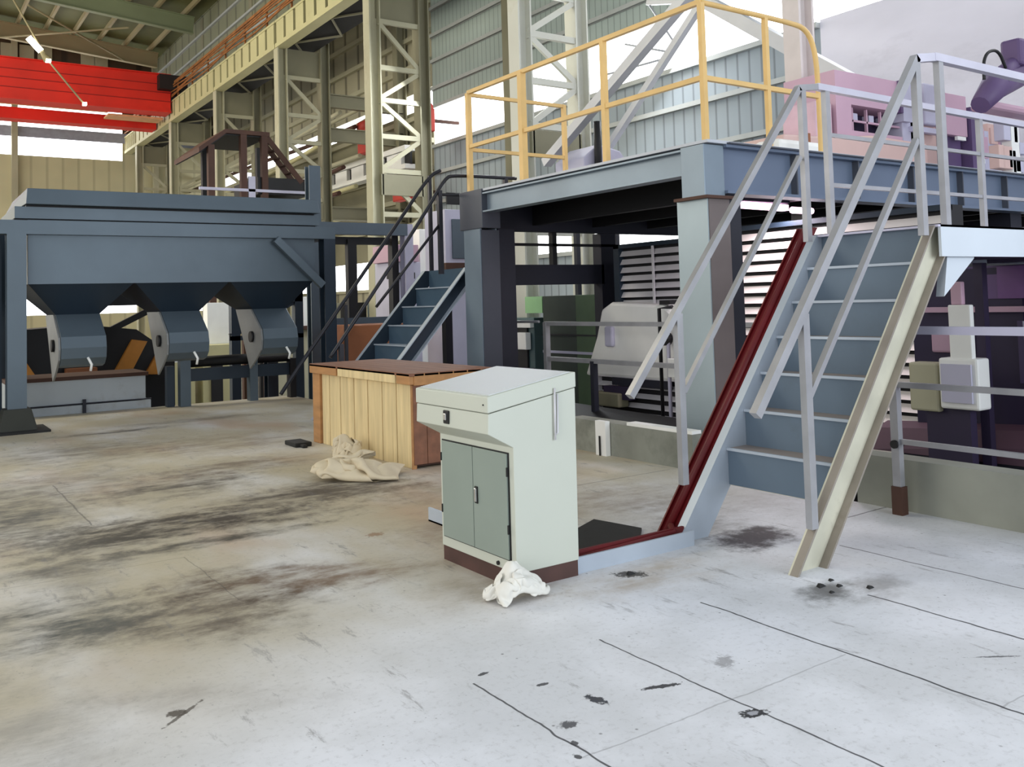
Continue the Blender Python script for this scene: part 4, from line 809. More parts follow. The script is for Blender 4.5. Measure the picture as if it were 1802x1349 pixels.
r = empty('added_glow_strip', (8.757, 7.200, 2.643), 'pink far-window glow, added as a strip lamp under the platform beside the near column', 'lamp')  # added lamp stands in for a far window strip and brightens the louvres
a, b = V((8.178, 7.200, 2.649)), V((8.985, 7.200, 2.637))
MB().bar(a, b, .1, .07).build('tube', glow_pink, r); MB().bar(V((a.x, 7.2, a.z+.07)), V((b.x, 7.2, a.z+.07)), .14, .06).build('housing', purple_d, r)
MB().tube([(b.x+.12, 7.2, b.z-.02), (b.x+.5, 7.2, b.z-.02)], .04, 8).build('tube', glow_pink, r)
MB().box(((a.x+b.x)/2-.02, 7.18, a.z+.09), ((a.x+b.x)/2+.02, 7.22, 3.10)).build('hanger', purple_d, r)
ll = bpy.data.lights.new('added_glow_light', 'AREA'); ll.shape = 'RECTANGLE'; ll.size = .8; ll.size_y = .15; ll.energy = 45; ll.color = (1, .86, .93)  # added light for the louvred panels
lo = bpy.data.objects.new('added_glow_light', ll); C.objects.link(lo); lo.location = ((a.x+b.x)/2, 7.2, a.z-.08)
# dark machinery right of the front staircase
r = empty('plum_machine', (8.3, 3.5, -1.2), 'big dark plum machine housing behind the guard rail at the right edge', 'machine')
MB().box((8.3, .5, -1.2), (9.0, 5.15, 1.8)).build('housing', purple, r)
MB().box((8.26, 4.1, .3), (8.3, 5.15, 1.78)).build('dark_panel', purple_d, r)
MB().box((8.24, 3.2, 1.5), (8.3, 4.3, 1.79)).build('upper_panel', mat('bright_plum_paint', (112, 74, 128), .5), r)
MB().box((8.2, 2.8, 1.38), (8.26, 5.0, 1.43)).build('ledge', pink_m, r)
MB().box((8.2, 3.55, 1.43), (8.26, 3.62, 1.79)).build('frame_bar', pink_m, r)
MB().box((8.24, 3.93, .93), (8.3, 4.0, 1.0)).build('label_plate', white_m, r)
MB().hexa([(7.98, .5, .12), (8.3, .5, .12), (8.3, 5.5, .12), (7.98, 5.5, .05)], [(8.1, .5, .62), (8.3, .5, .62), (8.3, 5.5, .30), (8.1, 5.5, .25)]).build('plum_chute', mat('plum_brown', (86, 58, 72), .55), r)
MB().box((8.0, .5, -1.2), (8.3, 5.15, .1)).build('lower_body', navy, r)
plum_l = mat('mid_plum_paint', (104, 76, 124), .5)
MB().box((8.25, 3.95, 1.5), (8.3, 4.45, 1.72)).build('panel', plum_l, r); MB().box((8.25, 3.7, .75), (8.3, 4.15, 1.3)).build('panel', mat('slate_plum_paint', (72, 60, 96), .55), r)
MB().tube([(8.23, 4.08, 1.3), (8.23, 4.06, .8)], .012, 6).build('cable', lilac, r)
MB().box((8.22, 4.55, 1.0), (8.3, 4.95, 1.2)).build('panel', pink_m, r, .02)
r = empty('white_duct_box', (7.9, 4.5, -1.2), 'white box on a white upright post behind the guard rail', 'machine')
MB().box((7.62, 4.22, .90-.9+.86), (7.68, 4.42, 1.46)).build('upright', white_m, r, .01)
MB().box((7.6, 4.17, .56), (7.8, 4.52, 1.0)).build('box', white_m, r, .02); MB().box((7.58, 4.22, .62), (7.6, 4.49, .95)).build('face', lilac, r)
MB().box((7.62, 4.54, .52), (7.8, 4.82, .95)).build('box', cream, r, .02)
MB().box((7.64, 4.3, 1.46), (7.7, 4.4, 1.66)).build('cap', pink_m, r, .01)
MB().box((7.68, 4.3, -1.2), (7.78, 4.7, .56)).build('stand', purple_d, r)

# ================================================================ CLOTHS
CLOTH_SMALL = '10 -35 84 -4 -26 87 -20 -18 88 -33 -9 81 -48 -4 85 -61 2 77 -62 -11 61 -79 -11 52 -98 4 54 -99 22 53 -109 36 42 -114 47 28 -116 64 20 -120 55 6 -126 40 6 -133 24 5 -138 9 4 -146 -10 3 -149 5 3 -144 21 3 -124 28 6 -114 41 8 -105 39 24 -100 43 42 -95 47 59 -81 51 71 -64 48 71 -50 56 78 -41 72 78 -27 73 69 -12 85 65 -6 102 64 10 113 57 22 110 45 7 -31 68 -8 -33 72 -23 -28 75 -39 -24 77 -54 -20 81 -70 -14 82 -80 -4 70 -78 3 54 -83 7 41 -95 17 38 -102 27 28 -102 41 15 -99 60 12 -105 48 11 -110 32 10 -117 19 8 -123 4 6 -129 -13 5 -132 1 11 -136 16 18 -134 35 16 -125 50 16 -109 56 23 -99 58 37 -96 63 55 -78 66 65 -63 60 58 -45 57 62 -49 75 64 -37 83 58 -20 87 52 -8 99 47 1 118 46 16 121 36 3 -42 54 -13 -45 63 -26 -46 77 -44 -41 78 -59 -35 74 -77 -29 76 -89 -19 67 -96 -8 54 -93 -8 34 -95 6 25 -87 22 23 -85 40 23 -88 58 25 -90 43 19 -95 29 18 -101 15 15 -105 -1 11 -112 -16 8 -113 2 9 -117 17 17 -120 30 25 -128 44 32 -121 60 36 -108 73 38 -94 80 49 -77 81 59 -59 77 59 -40 70 50 -53 67 45 -39 78 40 -31 91 39 -18 105 36 -5 117 28 5 129 25 5 -58 55 -10 -60 64 -28 -59 70 -46 -56 69 -64 -50 67 -79 -41 63 -96 -33 60 -107 -21 50 -113 -13 32 -111 6 20 -106 25 21 -99 38 33 -88 49 40 -75 40 31 -80 26 29 -85 11 25 -89 -4 19 -95 -20 13 -106 -4 20 -122 5 25 -127 19 36 -122 35 45 -111 49 46 -99 61 44 -84 73 39 -71 87 45 -54 89 53 -38 88 46 -58 78 34 -55 90 42 -42 101 35 -28 115 35 -18 129 32 -7 140 23 -1 -68 43 -15 -64 49 -30 -57 51 -46 -63 54 -63 -59 50 -78 -50 46 -90 -35 44 -99 -22 38 -109 -4 44 -115 6 35 -105 18 38 -93 27 42 -83 39 53 -66 35 46 -67 21 42 -71 8 36 -75 -10 28 -89 -23 28 -103 -12 31 -121 -6 36 -119 9 46 -111 24 51 -102 39 55 -89 52 53 -77 64 53 -63 71 51 -50 74 39 -43 84 31 -48 94 23 -63 105 35 -51 116 37 -41 126 29 -31 140 26 -20 143 12 -2 -84 50 -18 -80 44 -27 -69 36 -41 -63 35 -52 -53 34 -65 -41 34 -75 -25 41 -87 -11 48 -92 3 37 -98 -4 25 -90 8 33 -81 17 45 -82 25 64 -68 24 63 -56 15 55 -59 1 48 -65 -9 40 -83 -19 44 -100 -14 44 -117 -17 46 -112 -3 56 -104 13 62 -93 28 65 -79 40 63 -67 48 50 -61 55 39 -62 69 30 -66 84 28 -64 92 17 -64 112 20 -64 126 32 -53 139 26 -42 142 11 -30 129 10 2 -89 32 -8 -74 31 -13 -55 34 -30 -45 37 -41 -45 46 -59 -41 51 -65 -26 53 -71 -6 52 -74 -3 34 -87 -14 27 -83 -6 39 -88 2 54 -86 8 70 -71 4 71 -57 -2 66 -47 -9 56 -63 -19 46 -80 -20 32 -97 -32 35 -105 -32 52 -101 -14 62 -92 1 65 -82 15 63 -74 27 51 -78 40 41 -79 56 35 -80 68 26 -83 86 31 -82 99 19 -82 115 22 -77 133 25 -65 142 13 -52 127 7 -40 117 12 16 -76 31 10 -65 41 -3 -57 45 -18 -50 53 -32 -49 61 -50 -44 66 -56 -25 68 -59 -8 54 -62 -19 37 -76 -29 32 -86 -27 47 -84 -15 60 -90 -10 75 -75 -14 71 -61 -18 72 -48 -26 59 -63 -31 45 -74 -36 30 -85 -45 42 -87 -34 54 -92 -18 51 -89 -1 47 -91 15 47 -85 24 37 -90 38 37 -94 50 28 -98 67 27 -100 83 25 -99 101 24 -95 119 19 -90 134 12 -75 130 5 -65 122 18 -53 107 14 25 -84 44 9 -80 51 -8 -73 53 -25 -68 48 -36 -52 43 -40 -34 52 -39 -22 66 -44 -16 53 -56 -29 45 -73 -43 39 -70 -35 54 -73 -27 68 -89 -31 76 -83 -28 62 -68 -36 67 -52 -39 56 -51 -45 43 -64 -52 31 -66 -44 49 -73 -29 58 -72 -15 46 -74 2 45 -72 18 49 -74 36 51 -74 48 41 -75 53 27 -85 66 17 -92 81 10 -104 97 8 -108 114 5 -101 132 3 -86 116 5 -76 110 17 -63 101 26 18 -101 47 1 -96 45 -10 -83 37 -18 -68 32 -16 -46 42 -22 -39 57 -34 -39 66 -32 -31 50 -46 -38 37 -60 -51 42 -63 -49 58 -68 -45 75 -84 -49 72 -87 -46 55 -72 -47 57 -71 -34 44 -63 -29 34 -48 -43 30 -50 -35 47 -56 -21 57 -70 -8 65 -77 6 62 -87 22 54 -92 40 49 -87 59 44 -72 68 37 -71 75 23 -77 87 14 -89 101 7 -95 116 4 -106 130 15 -102 112 18 -90 103 22 -79 90 24 11 -113 35 4 -99 29 0 -81 26 0 -60 35 -7 -58 54 -24 -58 58 -41 -54 52 -27 -47 48 -41 -54 33 -51 -61 42 -60 -67 58 -65 -66 76 -72 -60 66 -73 -61 52 -72 -58 38 -81 -49 33 -73 -41 20 -59 -37 27 -53 -23 41 -51 -9 51 -54 4 58 -60 18 65 -74 32 64 -83 49 60 -87 66 59 -72 77 49 -67 90 35 -72 99 20 -73 111 8 -84 126 12 -92 135 22 -94 125 34 -90 107 38 -84 91 40 26 -108 23 23 -94 26 14 -84 39 9 -71 48 -9 -74 44 -22 -60 40 -35 -68 42 -23 -55 32 -33 -69 28 -42 -77 43 -48 -79 59 -48 -68 74 -55 -53 68 -52 -52 50 -59 -40 40 -78 -35 44 -86 -31 31 -71 -23 26 -68 -12 33 -65 -1 41 -63 11 45 -60 25 50 -60 41 53 -72 57 49 -89 68 46 -86 87 51 -81 101 43 -83 106 30 -71 119 28 -69 133 19 -78 144 24 -77 127 36 -76 114 46 -73 98 52 42 -107 28 37 -93 39 31 -76 37 17 -67 35 -1 -68 27 -19 -69 21 -24 -80 32 -11 -66 39 -19 -79 32 -27 -86 49 -30 -77 63 -35 -61 63 -38 -48 72 -43 -39 58 -58 -31 57 -70 -21 51 -78 -13 38 -82 -9 23 -82 -1 25 -79 5 29 -78 16 35 -73 30 36 -66 43 39 -68 60 33 -78 76 32 -94 86 34 -101 102 37 -96 115 31 -87 128 27 -81 138 39 -67 148 39 -61 133 40 -59 116 45 -56 101 49 58 -102 32 50 -85 30 31 -84 26 16 -81 22 0 -80 18 -15 -86 13 -9 -88 27 4 -76 34 -5 -89 40 -10 -88 57 -13 -72 64 -17 -55 69 -21 -39 70 -32 -27 60 -42 -23 51 -54 -15 45 -67 -20 31 -81 -21 20 -96 -9 15 -96 5 16 -95 18 27 -90 31 28 -85 46 31 -80 58 22 -81 76 16 -93 91 20 -108 104 20 -108 122 22 -101 140 24 -87 151 28 -67 146 23 -59 129 23 -57 113 28 -55 96 30 64 -105 14 48 -100 14 32 -98 14 14 -98 11 0 -91 12 -2 -104 10 4 -99 21 14 -90 30 11 -92 48 7 -84 61 4 -67 63 0 -50 62 -9 -37 55 -24 -36 50 -39 -34 43 -53 -33 34 -67 -32 25 -87 -33 19 -101 -21 25 -108 -1 32 -110 16 31 -109 33 32 -104 49 31 -98 59 21 -97 71 11 -100 88 7 -99 107 5 -96 125 8 -94 142 6 -84 154 11 -79 137 14 -76 124 20 -73 108 27 -75 95 36 59 -123 9 44 -118 14 27 -115 18 15 -103 27 18 -88 18 19 -106 9 16 -115 24 24 -103 36 26 -95 51 25 -79 58 18 -63 53 8 -52 46 -7 -49 42 -22 -49 37 -38 -46 33 -55 -48 24 -72 -48 28 -86 -38 34 -89 -19 37 -98 -4 44 -102 12 48 -100 32 47 -98 51 46 -93 67 36 -89 78 25 -86 91 13 -81 106 8 -77 121 6 -75 140 4 -68 153 3 -66 134 5 -68 117 8 -73 99 11 -72 85 19 56 -135 22 43 -126 30 34 -112 34 30 -96 34 35 -90 21 36 -108 16 34 -119 29 39 -111 43 43 -93 50 38 -76 46 25 -67 39 8 -64 33 -8 -62 30 -25 -61 26 -41 -61 23 -57 -63 32 -68 -53 44 -78 -40 52 -79 -22 54 -84 -5 58 -84 12 54 -84 31 54 -80 48 49 -78 64 43 -75 82 37 -73 96 27 -63 105 12 -60 121 8 -56 137 5 -49 149 4 -53 134 15 -52 115 11 -55 98 18 -55 84 25 64 -133 38 55 -120 42 48 -103 38 46 -87 40 51 -91 24 53 -108 21 51 -124 27 57 -110 40 54 -93 37 40 -83 30 25 -80 26 9 -77 23 -9 -76 19 -26 -78 20 -41 -77 31 -50 -71 46 -55 -56 57 -62 -38 62 -66 -19 62 -66 1 60 -71 14 66 -66 31 58 -67 50 60 -62 62 46 -61 80 44 -60 97 38 -51 106 26 -49 121 21 -42 135 20 -32 140 6 -37 129 18 -41 114 25 -37 98 24 -46 92 37 78 -124 40 71 -110 44 65 -96 47 66 -84 36 67 -89 24 68 -104 33 69 -124 33 65 -109 24 57 -96 19 41 -97 18 24 -95 14 9 -93 15 -9 -95 18 -22 -91 31 -29 -78 43 -35 -66 53 -42 -50 61 -45 -33 68 -48 -15 65 -49 -1 72 -53 16 72 -52 32 68 -49 47 60 -47 61 52 -46 80 50 -44 98 47 -36 108 33 -31 115 19 -27 129 24 -18 127 11 -18 125 21 -22 111 27 -28 102 42 -43 110 43 84 -115 28 73 -102 25 82 -89 32 81 -103 34 77 -98 14 86 -105 24 82 -124 20 69 -117 10 55 -111 8 41 -111 8 25 -114 8 9 -111 17 -3 -106 31 -12 -95 44 -17 -79 54 -20 -65 61 -24 -48 64 -26 -30 66 -29 -13 71 -33 2 77 -36 17 81 -36 33 77 -34 48 69 -31 63 60 -28 79 53 -31 98 54 -25 111 44 -16 117 32 -14 110 20 -27 105 22 -7 109 21 -7 120 39 -18 119 44 -32 120 30 80 -120 11 84 -102 9 91 -89 17 97 -106 28 91 -119 17 93 -112 5 85 -125 3 71 -133 3 57 -133 7 45 -129 16 33 -123 21 22 -114 33 11 -99 37 4 -83 42 0 -75 57 -2 -60 67 -5 -41 67 -9 -24 70 -13 -12 81 -18 2 90 -21 18 93 -22 35 89 -20 50 79 -18 65 70 -22 83 69 -17 100 64 -9 111 53 0 106 33 -13 94 34 -23 92 33 -6 97 32 8 112 32 -10 104 30 -26 101 30 97 -127 13 100 -110 14 105 -97 6 112 -102 17 110 -119 13 106 -127 2 96 -139 3 82 -142 14 69 -136 23 60 -123 26 45 -115 34 32 -101 26 25 -89 36 18 -86 53 16 -72 61 14 -55 62 12 -39 63 8 -23 75 4 -11 86 -1 3 97 -4 19 102 -6 36 96 -4 51 86 -9 69 85 -5 83 75 -2 93 62 -10 88 47 5 92 39 -13 109 44 -19 99 52 -5 107 45 12 101 44 -4 89 40 -19 85 41 116 -130 18 114 -114 19 117 -115 3 125 -108 3 126 -125 2 121 -138 8 108 -139 19 94 -132 23 82 -125 30 74 -114 26 61 -100 24 45 -97 28 37 -101 46 35 -86 56 33 -70 61 31 -52 61 28 -37 70 25 -22 77 21 -8 86 17 6 95 14 20 104 11 38 103 7 55 99 9 70 89 5 68 71 5 73 58 6 87 63 8 101 55 3 109 42 -4 91 54 1 108 62 13 91 57 1 82 53 -13 75 56 129 -119 28 134 -114 13 131 -100 3 143 -113 2 143 -127 8 133 -131 22 117 -123 26 103 -115 23 90 -109 15 75 -110 7 59 -115 15 53 -113 30 54 -100 48 51 -84 54 49 -67 58 47 -53 69 45 -37 75 42 -20 78 39 -8 89 36 8 95 34 24 101 29 40 97 24 56 103 22 61 88 16 60 71 19 79 71 24 87 60 23 101 51 15 97 33 8 91 49 18 105 62 14 93 73 6 79 72 -4 65 69 125 -100 27 141 -99 22 146 -93 3 158 -105 3 154 -114 19 138 -113 24 125 -111 16 106 -112 4 96 -123 3 83 -131 13 71 -124 22 68 -113 36 64 -94 36 63 -77 44 64 -64 56 64 -51 67 61 -34 71 61 -20 82 55 -1 83 45 13 79 30 21 86 16 26 96 17 39 93 24 44 81 30 60 72 37 75 73 41 91 64 39 96 46 29 87 36 19 85 48 30 97 57 30 89 75 21 74 81 11 59 80 125 -86 13 139 -82 23 152 -80 6 162 -89 16 148 -95 16 141 -103 5 131 -116 2 117 -125 8 105 -125 21 94 -117 27 80 -111 17 79 -96 24 80 -94 42 80 -76 42 79 -60 49 79 -47 61 78 -32 70 71 -13 69 53 -6 65 38 -6 78 29 3 88 28 15 103 36 33 98 40 44 84 45 53 68 51 67 65 58 84 59 53 84 41 39 73 43 25 73 51 42 87 53 44 82 71 37 65 77 28 53 78 139 -76 3 135 -65 15 155 -65 15 148 -75 26 138 -83 12 126 -91 3 115 -101 4 122 -104 17 118 -110 28 103 -100 20 95 -102 7 96 -96 23 96 -91 39 96 -78 49 96 -61 53 95 -47 62 91 -27 62 71 -20 55 55 -24 71 52 -13 86 52 3 93 44 10 102 45 23 93 47 30 77 60 44 69 69 61 67 68 72 55 61 69 39 44 58 52 29 63 61 50 75 49 58 74 67 50 56 74 39 40 69 154 -63 2 140 -54 3 147 -51 22 133 -64 26 126 -69 10 115 -79 7 102 -88 12 112 -88 25 127 -88 23 115 -92 8 116 -108 9 109 -106 27 112 -94 41 113 -78 49 113 -62 58 110 -42 56 95 -31 46 75 -37 58 70 -26 76 69 -6 77 52 4 73 43 3 83 58 15 87 64 30 87 59 47 83 55 63 75 53 61 56 47 70 41 35 68 51 21 76 56 38 86 58 41 69 64 55 53 62 52 35 59 161 -44 2 146 -40 3 136 -40 19 124 -49 17 110 -60 14 110 -71 28 97 -71 21 115 -71 16 126 -78 5 136 -88 3 132 -97 15 118 -94 18 126 -90 34 129 -74 42 124 -57 45 105 -54 42 94 -45 47 92 -37 66 85 -19 68 65 -12 59 57 -14 74 65 -2 86 61 12 71 67 30 71 49 34 68 39 50 73 38 61 60 35 78 57 39 85 41 23 92 42 31 78 43 42 64 49 53 52 48 64 36 44 161 -25 2 143 -26 3 125 -31 7 112 -36 15 102 -46 24 112 -52 34 105 -51 20 119 -56 9 134 -63 4 143 -72 15 127 -77 20 109 -81 17 109 -82 34 122 -70 28 122 -54 28 116 -41 33 112 -35 48 103 -24 56 86 -26 50 69 -28 61 78 -17 75 80 0 78 76 14 66 70 30 54 59 45 60 56 53 77 47 70 75 49 83 61 45 100 54 36 103 39 44 85 31 52 70 36 62 57 36 71 45 34 157 -8 3 141 -12 4 122 -15 8 105 -21 17 95 -29 29 112 -32 36 119 -37 21 125 -42 7 141 -47 11 136 -54 24 120 -61 20 104 -64 22 99 -72 38 112 -63 44 103 -57 30 97 -40 29 105 -24 32 109 -14 41 87 -14 42 72 -12 49 76 -5 62 92 1 64 90 19 67 84 37 59 75 51 64 69 66 73 61 79 78 48 92 76 32 95 66 30 87 49 49 86 48 65 81 39 75 69 29 82 54 24 152 9 3 136 4 5 123 0 15 108 -5 25 98 -14 38 112 -16 30 115 -23 13 132 -23 5 142 -30 17 128 -39 28 113 -46 24 95 -52 31 90 -58 44 103 -51 53 106 -42 40 86 -35 43 95 -19 48 105 -2 37 86 -2 30 72 2 43 71 9 57 88 11 49 101 23 56 95 39 70 82 48 79 70 59 87 56 71 90 40 79 85 29 78 71 31 71 59 47 70 56 64 67 49 81 67 45 87 52 41 147 25 3 131 20 5 120 16 19 107 11 30 94 3 38 98 -5 20 113 -6 11 131 -7 8 135 -15 24 120 -25 24 105 -32 23 92 -38 36 82 -43 50 97 -35 56 105 -25 43 90 -20 33 83 -8 48 97 7 48 92 16 33 73 17 39 63 21 50 79 26 42 90 33 52 82 26 71 72 36 81 61 45 92 46 56 89 32 66 93 23 64 78 31 53 68 44 52 59 62 57 64 76 61 58 72 47 49 140 41 4 124 35 6 110 29 13 99 25 27 84 13 29 98 11 18 114 11 10 131 8 16 125 -2 29 113 -12 19 97 -17 25 85 -24 40 77 -28 52 89 -18 58 101 -9 49 96 -6 30 79 3 35 79 16 49 90 30 40 72 33 36 57 35 51 73 42 42 75 42 58 69 23 62 58 26 76 49 34 88 40 45 100 24 49 96 16 49 83 32 40 77 50 43 71 65 42 55 57 60 46 53 46 52'
